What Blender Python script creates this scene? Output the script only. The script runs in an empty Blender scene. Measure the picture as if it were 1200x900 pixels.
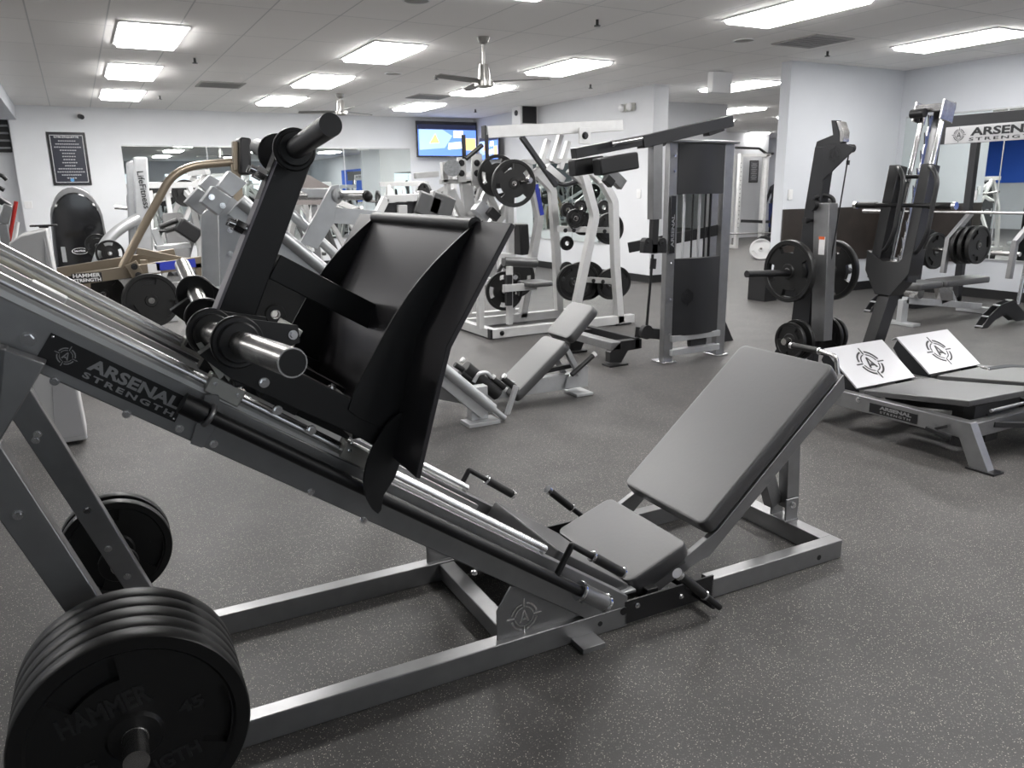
import bpy, bmesh, math, random
from math import sin, cos, pi, radians, atan2, hypot, sqrt
from mathutils import Vector, Matrix
random.seed(7)
C = bpy.context.scene.collection
scn = bpy.context.scene

# ------------------------------------------------------------------ camera
PITCH, ROLL, YAW, FOC, EYE = .2439, -.0159, .4984, 910.4, 1.45
fwd = Vector((sin(YAW)*cos(PITCH), cos(YAW)*cos(PITCH), -sin(PITCH)))
r0 = Vector((cos(YAW), -sin(YAW), 0)); u0 = r0.cross(fwd)
RT = r0*cos(ROLL)+u0*sin(ROLL); UP = -r0*sin(ROLL)+u0*cos(ROLL)
cd = bpy.data.cameras.new('camera'); cam = bpy.data.objects.new('camera', cd); C.objects.link(cam)
m = Matrix((RT, UP, -fwd)).transposed().to_4x4(); m.translation = (0, 0, EYE); cam.matrix_world = m
cd.sensor_width = 36; cd.lens = FOC*36/1200; cd.clip_start = .05; cd.clip_end = 100
cd.dof.use_dof = True; cd.dof.focus_distance = 3.0; cd.dof.aperture_fstop = 8.0
scn.camera = cam
scn.view_settings.view_transform = 'Standard'; scn.view_settings.look = 'None'
scn.view_settings.gamma = 1; scn.view_settings.use_curve_mapping = False
scn.view_settings.exposure = 1.48
w = bpy.data.worlds.new('world'); scn.world = w; w.use_nodes = True
w.node_tree.nodes['Background'].inputs[0].default_value = (.75, .8, .9, 1)
w.node_tree.nodes['Background'].inputs[1].default_value = .25
LIGHT_POWER = 11.0

# ------------------------------------------------------------------ surveying: photo point -> real place on a known plane
def ray(x, y): return fwd*FOC+RT*(x-600)+UP*(450-y)
class Fr:
    """a machine's own axes: u along it, v away from the camera side, z up"""
    def __init__(s, x, y, deg):
        s.o = Vector((x, y, 0)); s.a = radians(deg)
        s.u = Vector((cos(s.a), sin(s.a), 0)); s.v = Vector((-sin(s.a), cos(s.a), 0))
    def f(s, p):
        q = p-s.o; return Vector((q.dot(s.u), q.dot(s.v), p.z))
    def V(s, x, y, v):
        d = ray(x, y); c = Vector((0, 0, EYE)); return s.f(c+d*((s.o+s.v*v-c).dot(s.v)/d.dot(s.v)))
    def U(s, x, y, u):
        d = ray(x, y); c = Vector((0, 0, EYE)); return s.f(c+d*((s.o+s.u*u-c).dot(s.u)/d.dot(s.u)))
    def Z(s, x, y, z):
        d = ray(x, y); return s.f(Vector((0, 0, EYE))+d*((z-EYE)/d.z))
    def D(s, x, y, dep): return s.f(Vector((0, 0, EYE))+ray(x, y)/FOC*dep)
    def w(s, p): p = Vector(p); return s.o+s.u*p.x+s.v*p.y+Vector((0, 0, p.z))
W0 = Fr(0, 0, 0)

# ------------------------------------------------------------------ materials
MATS = {}
def mat(name, col, rough=.5, metal=0., spec=.5, emit=None, es=0., bump=None, var=None, coat=0.):
    if name in MATS: return MATS[name]
    M = bpy.data.materials.new(name); M.use_nodes = True; nt = M.node_tree; b = nt.nodes['Principled BSDF']
    b.inputs['Base Color'].default_value = (*col, 1); b.inputs['Roughness'].default_value = rough
    b.inputs['Metallic'].default_value = metal; b.inputs['Specular IOR Level'].default_value = spec
    b.inputs['Coat Weight'].default_value = coat; b.inputs['Coat Roughness'].default_value = .15 if coat < .6 else .42
    if emit: b.inputs['Emission Color'].default_value = (*emit, 1); b.inputs['Emission Strength'].default_value = es
    if bump or var:
        tc = nt.nodes.new('ShaderNodeTexCoord')
        n = nt.nodes.new('ShaderNodeTexNoise'); n.inputs['Scale'].default_value = (bump or var)[0]; n.inputs['Detail'].default_value = 4
        nt.links.new(tc.outputs['Object'], n.inputs['Vector'])
        if bump:
            bp = nt.nodes.new('ShaderNodeBump'); bp.inputs['Strength'].default_value = bump[1]; bp.inputs['Distance'].default_value = .002
            nt.links.new(n.outputs['Fac'], bp.inputs['Height']); nt.links.new(bp.outputs['Normal'], b.inputs['Normal'])
        if var:
            n2 = nt.nodes.new('ShaderNodeTexNoise'); n2.inputs['Scale'].default_value = var[0]; n2.inputs['Detail'].default_value = 3
            nt.links.new(tc.outputs['Object'], n2.inputs['Vector'])
            r = nt.nodes.new('ShaderNodeValToRGB'); r.color_ramp.elements[0].position = .35; r.color_ramp.elements[1].position = .68
            r.color_ramp.elements[0].color = (*[c*(1-var[1]) for c in col], 1); r.color_ramp.elements[1].color = (*[min(1, c*(1+var[1])) for c in col], 1)
            nt.links.new(n2.outputs['Fac'], r.inputs['Fac']); nt.links.new(r.outputs['Color'], b.inputs['Base Color'])
    MATS[name] = M; return M
SIL = mat('grey_metallic_paint', (.27, .27, .274), .35, .72, var=(14, .06))
SILL = mat('light_silver_paint', (.52, .53, .54), .36, .55, var=(14, .05))
WHT = mat('white_silver_paint', (.56, .56, .555), .4, .35, var=(12, .04))
BLK = mat('matte_black_steel', (.012, .012, .013), .42, .0, .45, bump=(900, .1))
DRK = mat('dark_grey_textured_paint', (.022, .0225, .025), .4, .2, .5, bump=(700, .15))
CHR = mat('chrome', (.78, .78, .79), .12, 1.)
STL = mat('worn_bright_steel', (.55, .54, .53), .26, 1., var=(30, .15))
ROD = mat('ground_steel_rod', (.85, .85, .85), .27, 1.)
ALU = mat('bright_aluminium', (.72, .72, .71), .33, .8)
PLT = mat('zinc_plate', (.5, .5, .47), .38, .9)
VIN = mat('black_vinyl', (.020, .0195, .021), .5, 0., 1., bump=(60, .25), coat=.75)
VIN2 = mat('grey_black_vinyl', (.025, .025, .026), .42, 0., 1., bump=(60, .2), coat=.7)
RUB = mat('black_rubber', (.009, .009, .009), .42, 0., .4, bump=(350, .1))
GRP = mat('grip_rubber', (.01, .01, .01), .5)
LET = mat('raised_rubber_lettering', (.02, .02, .021), .3)
BRZ = mat('bronze_paint', (.27, .225, .17), .35, .7)
BLU = mat('blue_decal', (.03, .05, .42), .4)
DEC = mat('decal_white', (.75, .75, .75), .5)
DECG = mat('brushed_letter_grey', (.33, .33, .335), .4, .6)
BLKD = mat('black_badge', (.008, .008, .009), .35)
NYL = mat('cream_nylon', (.62, .6, .5), .5)
GLS = mat('black_gloss', (.008, .008, .009), .06, 0., .6, coat=.5)
WPL = mat('white_plastic', (.75, .75, .75), .35)
RED = mat('red_paint', (.4, .02, .015), .4)
ORG = mat('orange_label', (.7, .12, .02), .5)
BLUW = mat('blue_wall_paint', (.02, .1, .52), .7)
MIR = mat('mirror_glass', (.80, .85, .83), .01, 1.)
SIGNG = mat('sign_silver', (.5, .5, .51), .4, .3)
PLW = mat('white_satin_plate', (.55, .55, .57), .34, .35)
TOW = mat('grey_towel_cloth', (.30, .27, .26), .9, bump=(120, .6))

# ------------------------------------------------------------------ mesh kit
def V3(p): return Vector(p)
def box(bm, c, s, R=None):
    vs = []
    for i in (-1, 1):
        for j in (-1, 1):
            for k in (-1, 1):
                q = Vector((i*s[0]/2, j*s[1]/2, k*s[2]/2))
                if R: q = R @ q
                vs.append(bm.verts.new(Vector(c)+q))
    for f in ((0, 1, 3, 2), (4, 6, 7, 5), (0, 4, 5, 1), (2, 3, 7, 6), (0, 2, 6, 4), (1, 5, 7, 3)): bm.faces.new([vs[i] for i in f])
def basis(d, up=(0, 0, 1)):
    d = Vector(d).normalized(); up = Vector(up)
    if abs(d.dot(up.normalized())) > .995: up = Vector((1, 0, 0))
    s = d.cross(up).normalized(); return d, s, s.cross(d).normalized()
def bar(bm, p, q, w_, h_, up=(0, 0, 1), ext=0.):
    """rectangular tube from p to q; w_ across, h_ along up"""
    p, q = Vector(p), Vector(q); d, s, t = basis(q-p, up)
    R = Matrix((d, s, t)).transposed(); box(bm, (p+q)/2, ((q-p).length+2*ext, w_, h_), R)
def cyl(bm, p, q, r, n=20, r2=None, cap=True):
    p, q = Vector(p), Vector(q); d, s, t = basis(q-p); r2 = r if r2 is None else r2
    A = [bm.verts.new(p+(s*cos(2*pi*i/n)+t*sin(2*pi*i/n))*r) for i in range(n)]
    B = [bm.verts.new(q+(s*cos(2*pi*i/n)+t*sin(2*pi*i/n))*r2) for i in range(n)]
    for i in range(n): bm.faces.new((A[i], A[(i+1) % n], B[(i+1) % n], B[i]))
    if cap: bm.faces.new(A[::-1]); bm.faces.new(B)
def ring(bm, c, ax, R, r, t, n=28):
    """flat washer: outer R, inner r, thickness t along ax, rounded rim"""
    c = Vector(c); d, s, e = basis(ax)
    prof = [(r, -t/2), (R-t*.25, -t/2), (R, -t*.25), (R, t*.25), (R-t*.25, t/2), (r, t/2)]
    L = [[bm.verts.new(c+(s*cos(2*pi*i/n)+e*sin(2*pi*i/n))*a+d*b) for a, b in prof] for i in range(n)]
    for i in range(n):
        for k in range(len(prof)): bm.faces.new((L[i][k], L[(i+1) % n][k], L[(i+1) % n][(k+1) % 6], L[i][(k+1) % 6]))
def fillet(pts, r, n=6):
    pts = [Vector(p) for p in pts]; out = [pts[0]]
    for a, b, c in zip(pts, pts[1:], pts[2:]):
        rr = min(r, (a-b).length*.49, (c-b).length*.49); p = b+(a-b).normalized()*rr; q = b+(c-b).normalized()*rr
        for i in range(n+1):
            t = i/n; out.append(p*(1-t)**2+b*2*t*(1-t)+q*t*t)
    out.append(pts[-1]); return out
def tube(bm, pts, r, n=12, fr=.0, sq=None):
    pts = fillet(pts, fr) if fr else [Vector(p) for p in pts]
    rings = []; t0 = (pts[1]-pts[0]).normalized(); d, s, e = basis(t0)
    for i, p in enumerate(pts):
        a = (pts[i]-pts[i-1]).normalized() if i else t0; b = (pts[i+1]-pts[i]).normalized() if i < len(pts)-1 else a
        t = (a+b).normalized(); s = (s-t*s.dot(t)).normalized(); e = t.cross(s)
        if sq: k = [(-sq[0]/2, -sq[1]/2), (sq[0]/2, -sq[1]/2), (sq[0]/2, sq[1]/2), (-sq[0]/2, sq[1]/2)]
        else: k = [(r*cos(2*pi*j/n), r*sin(2*pi*j/n)) for j in range(n)]
        rings.append([bm.verts.new(p+s*x+e*y) for x, y in k])
    m_ = len(rings[0])
    for A, B in zip(rings, rings[1:]):
        for j in range(m_): bm.faces.new((A[j], A[(j+1) % m_], B[(j+1) % m_], B[j]))
    bm.faces.new(rings[0][::-1]); bm.faces.new(rings[-1])
def prism(bm, pts, vec):
    A = [bm.verts.new(Vector(p)) for p in pts]; B = [bm.verts.new(Vector(p)+Vector(vec)) for p in pts]; n = len(A)
    bm.faces.new(A); bm.faces.new(B[::-1])
    for i in range(n): bm.faces.new((A[i], B[i], B[(i+1) % n], A[(i+1) % n]))
def smooth(pts, n=5):
    out = []; L = [pts[0]]+list(pts)+[pts[-1]]
    for a, b, c, d in zip(L, L[1:], L[2:], L[3:]):
        for i in range(n):
            t = i/n; out.append(tuple(.5*(2*b[k]+(c[k]-a[k])*t+(2*a[k]-5*b[k]+4*c[k]-d[k])*t*t+(3*b[k]-a[k]-3*c[k]+d[k])*t**3) for k in (0, 1)))
    return out+[pts[-1]]
def slab(bm, uz, v0, v1): prism(bm, [(a, v0, b) for a, b in uz], (0, v1-v0, 0))
def dome(bm, c, ax, r, h, n=12, k=4):
    c = Vector(c); d, s, e = basis(ax); prev = None
    for i in range(k+1):
        a = pi/2*i/k
        if i == k: tip = bm.verts.new(c+d*h); [bm.faces.new((prev[j], prev[(j+1) % n], tip)) for j in range(n)]; break
        cur = [bm.verts.new(c+(s*cos(2*pi*j/n)+e*sin(2*pi*j/n))*r*cos(a)+d*h*sin(a)) for j in range(n)]
        if prev: [bm.faces.new((prev[j], prev[(j+1) % n], cur[(j+1) % n], cur[j])) for j in range(n)]
        else: bm.faces.new(cur[::-1])
        prev = cur
def boltm(bm, c, ax, r=.011):
    c = Vector(c); d = Vector(ax).normalized(); cyl(bm, c-d*.004, c+d*.003, r*1.25, 14); cyl(bm, c+d*.003, c+d*(.003+r*.7), r*.85, 6)
def rpad(bm, o, X, Y, lx, ly, t, r=.03, b=.012, n=6):
    """upholstered pad: rounded rectangle lx*ly centred on o (top face), thickness t below it"""
    o = Vector(o); X = Vector(X).normalized(); Y = Vector(Y).normalized(); N = X.cross(Y).normalized()
    base = []
    for cx, cy, a0 in ((1, 1, 0), (-1, 1, 90), (-1, -1, 180), (1, -1, 270)):
        for i in range(n+1):
            a = radians(a0+90*i/n); base.append((cx*(lx/2-r), cy*(ly/2-r), cos(a), sin(a)))
    rows = []
    for dr, dz in ((-b, 0), (-b*.3, -b*.25), (0, -b), (0, -t+b*.6), (-b*.3, -t+b*.15), (-b, -t)):
        rr = r+dr; rows.append([bm.verts.new(o+X*(x+c*rr)+Y*(y+s*rr)+N*dz) for x, y, c, s in base])
    k = len(base)
    for A, B in zip(rows, rows[1:]):
        for i in range(k): bm.faces.new((A[i], B[i], B[(i+1) % k], A[(i+1) % k]))
    bm.faces.new(rows[0]); bm.faces.new(rows[-1][::-1])
WN = ('seat_pad', 'back_pad', 'hip_pad')
def build(name, bm, m_, parent=None, bev=0.):
    bmesh.ops.recalc_face_normals(bm, faces=bm.faces)
    for e in bm.edges:
        if len(e.link_faces) == 2 and e.calc_face_angle(3) > radians(38): e.smooth = False
    for f in bm.faces: f.smooth = True
    me = bpy.data.meshes.new(name); bm.to_mesh(me); bm.free(); me.materials.append(m_)
    o = bpy.data.objects.new(name, me); C.objects.link(o)
    if parent: o.parent = parent
    if name in WN: o.modifiers.new('normals', 'WEIGHTED_NORMAL').keep_sharp = True
    if bev:
        md = o.modifiers.new('edge', 'BEVEL'); md.width = bev; md.segments = 2; md.limit_method = 'ANGLE'; md.angle_limit = radians(40); md.harden_normals = False
    return o
class P:
    """one mesh under construction: with P('leg', SIL, root) as bm: bar(bm, ...)"""
    def __init__(s, name, m_, parent=None, bev=0., label=None): s.a = (name, m_, parent, bev); s.l = label
    def __enter__(s): s.bm = bmesh.new(); return s.bm
    def __exit__(s, *e):
        if e[0]: return
        n, m_, p, b = s.a; s.o = build(n, s.bm, m_, p, b)
        if s.l: s.o['label'] = s.l
def thing(name, label, cat, fr=None, at=(0, 0, 0), group=None):
    o = bpy.data.objects.new(name, None); C.objects.link(o); o.empty_display_size = .1
    if fr: o.location = fr.o; o.rotation_euler.z = fr.a
    else: o.location = at
    tag(o, label, cat, group); return o
def tag(o, label, cat, group=None):
    o['label'] = label; o['category'] = cat
    if group: o['group'] = group
    return o
def struct(name, bm, m_, bev=0.):
    o = build(name, bm, m_, None, bev); o['kind'] = 'structure'; return o
def copy_tree(o, parent=None):
    c = o.copy(); C.objects.link(c)
    if parent: c.parent = parent
    for ch in list(o.children): copy_tree(ch, c)
    return c
def lettering(name, s, o, X, Y, wd, ht, m_, parent, depth=.002, bold=.02, gap=1.0):
    """flat letters: o = lower left corner, X reading direction, Y up the letters, fitted to wd x ht"""
    cu = bpy.data.curves.new('t', 'FONT'); cu.body = s; cu.offset = bold; cu.space_character = gap; cu.extrude = .01; cu.resolution_u = 3
    t = bpy.data.objects.new('t', cu); C.objects.link(t); dg = bpy.context.evaluated_depsgraph_get(); me = bpy.data.meshes.new_from_object(t.evaluated_get(dg))
    bpy.data.objects.remove(t); bpy.data.curves.remove(cu)
    X = Vector(X).normalized(); Y = Vector(Y).normalized(); N = X.cross(Y); o = Vector(o)
    xs = [v.co.x for v in me.vertices]; ys = [v.co.y for v in me.vertices]; x0, x1, y0, y1 = min(xs), max(xs), min(ys), max(ys)
    for v in me.vertices:
        a, b, c = v.co; v.co = o+X*((a-x0)/(x1-x0)*wd)+Y*((b-y0)/(y1-y0)*ht)+N*(c/.01*depth)
    me.name = name; me.materials.clear(); me.materials.append(m_)
    ob = bpy.data.objects.new(name, me); C.objects.link(ob); ob.parent = parent; return ob
def crosshair(bm, o, X, Y, R, t=.0015, ticks=True):
    """the maker's round sight emblem: two broken rings, four ticks and an A"""
    X = Vector(X).normalized(); Y = Vector(Y).normalized(); N = X.cross(Y); o = Vector(o)
    def arc(r1, r2, a0, a1, n=10):
        pts = [(r2*cos(radians(a0+(a1-a0)*i/n)), r2*sin(radians(a0+(a1-a0)*i/n))) for i in range(n+1)]+[(r1*cos(radians(a1-(a1-a0)*i/n)), r1*sin(radians(a1-(a1-a0)*i/n))) for i in range(n+1)]
        for i in range(n):
            q = [pts[i], pts[i+1], pts[2*n-i], pts[2*n+1-i]]; prism(bm, [o+X*a+Y*b for a, b in q], N*t)
    for k in range(4):
        arc(R*.68, R*.78, 90*k+12, 90*k+78); arc(R*.5, R*.56, 90*k+10, 90*k+80)
        a = radians(90*k); c, s_ = cos(a), sin(a)
        prism(bm, [o+X*(c*x-s_*y)+Y*(s_*x+c*y) for x, y in ((R*.55, -R*.035), (R, -R*.035), (R, R*.035), (R*.55, R*.035))], N*t)
    for q in (((-.3, -.32), (-.17, -.32), (.03, .36), (-.05, .36)), ((.3, -.32), (.17, -.32), (-.0, .3), (.05, .36)), ((-.14, -.2), (.14, -.2), (0, -.02))):
        prism(bm, [o+X*(a*R)+Y*(b*R) for a, b in q], N*t)

def plate_mesh(name, R=.225, t=.045, win=3, r_in=.60, r_out=.83, wa=46, n=72, bore=.026):
    """olympic plate: axis along y, thick rim, web with grip windows, hub"""
    bm = bmesh.new(); rad = [bore, .05, .056, R*r_in-.004, R*r_in, R*r_out, R*.845, R*.87, R*.985, R]
    th = [t*.5, t*.5, t*.34, t*.34, t*.34, t*.34, t*.34, t*.48, t*.5, t*.38]
    def hole(k, i):
        if k not in (4,): return False
        a = (360*(i+.5)/n) % (360/win); return a < wa
    G = []
    for i in range(n):
        a = 2*pi*i/n; G.append([(bm.verts.new((r*cos(a), -h, r*sin(a))), bm.verts.new((r*cos(a), h, r*sin(a)))) for r, h in zip(rad, th)])
    K = len(rad)
    for i in range(n):
        A, B = G[i], G[(i+1) % n]
        bm.faces.new((A[0][0], B[0][0], B[0][1], A[0][1])); bm.faces.new((A[K-1][0], A[K-1][1], B[K-1][1], B[K-1][0]))
        for k in range(K-1):
            if hole(k, i):
                if win == 3:
                    y_ = th[k]*.15; q_ = [bm.verts.new((r*cos(2*pi*j/n), y_, r*sin(2*pi*j/n))) for r, j in ((rad[k], i), (rad[k+1], i), (rad[k+1], i+1), (rad[k], i+1))]; bm.faces.new(q_)
                bm.faces.new((A[k][0], A[k][1], B[k][1], B[k][0])); bm.faces.new((A[k+1][0], B[k+1][0], B[k+1][1], A[k+1][1]))
                if not hole(k, i-1): bm.faces.new((A[k][0], A[k+1][0], A[k+1][1], A[k][1]))
                if not hole(k, (i+1) % n): bm.faces.new((B[k][0], B[k][1], B[k+1][1], B[k+1][0]))
            else:
                bm.faces.new((A[k][0], A[k+1][0], B[k+1][0], B[k][0])); bm.faces.new((A[k][1], B[k][1], B[k+1][1], A[k+1][1]))
    bmesh.ops.recalc_face_normals(bm, faces=bm.faces)
    for e in bm.edges:
        if len(e.link_faces) == 2 and e.calc_face_angle(3) > radians(38): e.smooth = False
    for f in bm.faces: f.smooth = True
    me = bpy.data.meshes.new(name); bm.to_mesh(me); bm.free(); me.materials.append(RUB); return me
PM = {}
def plate(fr, p, axis_deg, R, t, label, group, spin=0, name='weight_plate', ax=None, win=3, mt=None, bush=True):
    """a weight plate centred at p of frame fr; its axis is the frame's v turned by axis_deg"""
    key = (R, t, win, mt.name if mt else '')
    if key not in PM:
        PM[key] = plate_mesh(name, R, t, win)
        if mt: PM[key].materials[0] = mt
    o = bpy.data.objects.new(name, PM[key]); C.objects.link(o)
    M = Matrix.Rotation(fr.a+radians(axis_deg), 4, 'Z')
    if ax is not None:
        d = fr.u*ax[0]+fr.v*ax[1]+Vector((0, 0, ax[2])); d.normalize(); M = Vector((0, 1, 0)).rotation_difference(d).to_matrix().to_4x4()
    M = M @ Matrix.Rotation(radians(spin), 4, 'Y'); M.translation = fr.w(p); o.matrix_world = M
    tag(o, label, 'weight plate', group)
    if bush:
        kb = ('b', t)
        if kb not in PM:
            bm = bmesh.new(); ring(bm, (0, 0, 0), (0, 1, 0), .032, .0255, t*1.06, 24); q = build('bushing', bm, STL); PM[kb] = q.data; bpy.data.objects.remove(q)
        b = bpy.data.objects.new('bushing', PM[kb]); C.objects.link(b); b.parent = o
    return o

# ------------------------------------------------------------------ the room
CEIL = 2.96; YB = 15.9; XP = 7.8; XR = 10.2; YW = 7.35
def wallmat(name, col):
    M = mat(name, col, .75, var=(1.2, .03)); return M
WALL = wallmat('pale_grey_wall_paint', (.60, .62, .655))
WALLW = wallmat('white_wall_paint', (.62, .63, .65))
def floor_mat():
    M = bpy.data.materials.new('speckled_rubber_floor'); M.use_nodes = True; nt = M.node_tree; b = nt.nodes['Principled BSDF']
    L = nt.links.new; tc = nt.nodes.new('ShaderNodeTexCoord')
    def noise(s, d=2):
        n = nt.nodes.new('ShaderNodeTexNoise'); n.inputs['Scale'].default_value = s; n.inputs['Detail'].default_value = d; L(tc.outputs['Object'], n.inputs['Vector']); return n
    def ramp(src, a, b_, ca, cb):
        r = nt.nodes.new('ShaderNodeValToRGB'); r.color_ramp.elements[0].position = a; r.color_ramp.elements[1].position = b_
        r.color_ramp.elements[0].color = (*ca, 1); r.color_ramp.elements[1].color = (*cb, 1); L(src, r.inputs['Fac']); return r
    base = ramp(noise(3.5, 6).outputs['Fac'], .3, .7, (.045, .043, .042), (.066, .063, .061))
    v = nt.nodes.new('ShaderNodeTexVoronoi'); v.inputs['Scale'].default_value = 210; L(tc.outputs['Object'], v.inputs['Vector'])
    near = ramp(v.outputs['Distance'], .20, .36, (1, 1, 1), (0, 0, 0))
    pick = nt.nodes.new('ShaderNodeSeparateColor'); L(v.outputs['Color'], pick.inputs[0])
    few = ramp(pick.outputs[0], .52, .58, (0, 0, 0), (1, 1, 1))
    mu = nt.nodes.new('ShaderNodeMix'); mu.data_type = 'RGBA'; mu.blend_type = 'MULTIPLY'; mu.inputs[0].default_value = 1
    L(near.outputs[0], mu.inputs[6]); L(few.outputs[0], mu.inputs[7])
    tone = ramp(pick.outputs[1], .3, .8, (.15, .145, .135), (.60, .55, .48))
    mx = nt.nodes.new('ShaderNodeMix'); mx.data_type = 'RGBA'; L(mu.outputs[2], mx.inputs[0]); L(base.outputs[0], mx.inputs[6]); L(tone.outputs[0], mx.inputs[7])
    L(mx.outputs[2], b.inputs['Base Color']); b.inputs['Roughness'].default_value = .52; b.inputs['Specular IOR Level'].default_value = .45
    bp = nt.nodes.new('ShaderNodeBump'); bp.inputs['Strength'].default_value = .25; bp.inputs['Distance'].default_value = .003
    L(noise(260, 3).outputs['Fac'], bp.inputs['Height']); L(bp.outputs[0], b.inputs['Normal'])
    return M
def ceil_mat():
    M = bpy.data.materials.new('ceiling_tiles'); M.use_nodes = True; nt = M.node_tree; b = nt.nodes['Principled BSDF']; L = nt.links.new
    tc = nt.nodes.new('ShaderNodeTexCoord'); mp = nt.nodes.new('ShaderNodeMapping'); L(tc.outputs['Object'], mp.inputs[0])
    mp.inputs['Location'].default_value = (-.555+6.1, -8.13+12.2, 0)
    br = nt.nodes.new('ShaderNodeTexBrick'); br.offset = 0; br.squash = 1; L(mp.outputs[0], br.inputs['Vector'])
    br.inputs['Scale'].default_value = 1; br.inputs['Brick Width'].default_value = .6; br.inputs['Row Height'].default_value = 1.25
    br.inputs['Mortar Size'].default_value = .007; br.inputs['Mortar Smooth'].default_value = .2
    br.inputs['Color1'].default_value = (.86, .845, .83, 1); br.inputs['Color2'].default_value = (.90, .885, .87, 1); br.inputs['Mortar'].default_value = (.62, .62, .62, 1)
    L(br.outputs['Color'], b.inputs['Base Color']); b.inputs['Roughness'].default_value = .9
    n = nt.nodes.new('ShaderNodeTexNoise'); n.inputs['Scale'].default_value = 60; L(tc.outputs['Object'], n.inputs['Vector'])
    bp = nt.nodes.new('ShaderNodeBump'); bp.inputs['Strength'].default_value = .3; bp.inputs['Distance'].default_value = .004; L(n.outputs['Fac'], bp.inputs['Height']); L(bp.outputs[0], b.inputs['Normal'])
    return M
X0, X1, Y0, Y1 = -6., 20., -7., 21.
bm = bmesh.new(); box(bm, ((X0+X1)/2, (Y0+Y1)/2, -.05), (X1-X0, Y1-Y0, .1)); struct('floor', bm, floor_mat())
bm = bmesh.new(); box(bm, ((X0+X1)/2, (Y0+Y1)/2, CEIL+.05), (X1-X0, Y1-Y0, .1)); struct('ceiling', bm, ceil_mat())
def wall(name, x0, y0, x1, y1, z0=0, z1=CEIL, m_=None):
    bm = bmesh.new(); box(bm, ((x0+x1)/2, (y0+y1)/2, (z0+z1)/2), (abs(x1-x0), abs(y1-y0), z1-z0)); return struct(name, bm, m_ or WALL)
WALLB = wallmat('pale_grey_wall_paint_lit', (.74, .755, .775))  # the wall paint made lighter in place of more light at the back
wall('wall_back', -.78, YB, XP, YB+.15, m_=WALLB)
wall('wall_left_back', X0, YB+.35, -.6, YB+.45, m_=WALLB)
wall('wall_partition', XP, 9.75, XP+.28, YB+.15, m_=WALLW)
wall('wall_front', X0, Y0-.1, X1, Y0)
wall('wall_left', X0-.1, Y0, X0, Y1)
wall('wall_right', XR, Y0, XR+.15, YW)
wall('wall_alcove', 8.02, YW, XR+.15, YW+.16)
wall('wall_far', X0, Y1, X1, Y1+.1, m_=WALLW)
wall('wall_side', X1, Y0, X1+.1, Y1, m_=WALLW)
pe = W0.V(899, 200, 17.2).x
wall('wall_passage', 9.6, 17.2, pe, 17.35, m_=WALLW)
wall('trim_beam', -.98, Y0, -.66, YB, 2.72, CEIL)
xm = W0.V(849, 200, 11.6).x
wall('wall_middle', XP+.28, 11.6, xm, 11.75, m_=WALLW)
for n_, a in {'baseboard_partition': (XP-.015, 9.735, XP+.295, YB), 'baseboard_back': (-.78, YB-.015, XP, YB), 'baseboard_alcove': (8.005, YW-.015, XR, YW+.01), 'baseboard_right': (XR-.015, Y0, XR, YW)}.items():
    wall(n_, a[0], a[1], a[2], a[3], 0, .12, mat('black_cove_base', (.01, .01, .011), .45))
WAIN = mat('dark_brown_wainscot', (.028, .022, .019), .45, bump=(30, .3), var=(5, .2))
bm = bmesh.new(); box(bm, (9.11, YW-.012, .80), (2.16, .02, .72)); tag(build('wall_panel', bm, WAIN), 'dark brown rubber wainscot panel across the middle of the alcove wall', 'wall panel')
bm = bmesh.new(); box(bm, (XR-.012, 6.75, .80), (.02, 1.2, .72)); tag(build('wall_panel', bm, WAIN), 'short dark brown wainscot panel round the corner beside the rack', 'wall panel')
def blue(name, c, s):
    bm = bmesh.new(); box(bm, c, s); struct(name, bm, BLUW)
def mirror(x0, y0, x1, y1, z0, z1, label, seams=()):
    t = thing('wall_mirror', label, 'mirror', at=((x0+x1)/2, (y0+y1)/2, z0))
    with P('glass', MIR, t) as bm: box(bm, (0, 0, (z1-z0)/2), (max(abs(x1-x0), .01), max(abs(y1-y0), .01), z1-z0))
    with P('edge_trim', SILL, t) as bm:
        L_ = max(abs(x1-x0), abs(y1-y0)); hx = abs(x1-x0) > abs(y1-y0)
        for zz in (0, z1-z0): box(bm, (0, 0, zz), (L_, .016, .02) if hx else (.016, L_, .02))
        for s in seams: box(bm, ((s, 0, (z1-z0)/2) if hx else (0, s, (z1-z0)/2)), (.014, .014, z1-z0))
mirror(.86, YB-.008, 6.3, YB-.008, .55, 2.33, 'long wall mirror along the back wall behind the machines', (-1.3, .0, 1.3))
mirror(XP-.008, 10.9, XP-.008, 14.0, .55, 1.98, 'wall mirror on the white partition behind the plate tree', (-.5, .6))
mirror(XR-.008, 5.2, XR-.008, 7.25, .50, 2.34, 'wall mirror behind the rack on the right wall', (-.35,))
mirror(8.9, 11.592, xm-.15, 11.592, .5, 2.1, 'wall mirror on the white wall seen through the cable tower')
y1 = 31.8-W0.U(398, 190, XR).y; y2 = 31.8-W0.U(431, 190, XR).y
blue('trim_4', (XR-.01, (y1+y2)/2, 1.75), (.02, abs(y1-y2)*.9, 1.3))
q1 = W0.U(1150, 168, 2*XR-X0); q2 = W0.U(1200, 168, 2*XR-X0)
blue('trim_2', (X0+.02, (q1.y+q2.y)/2, 2.2), (.03, abs(q1.y-q2.y)+1.5, 1.5))
blue('trim_3', (pe+2.2, Y1-.02, 1.4), (6., .03, 2.8))
WIN = mat('daylight_glass', (.9, .95, 1.), .3, emit=(.85, .93, 1.), es=.5)
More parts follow.
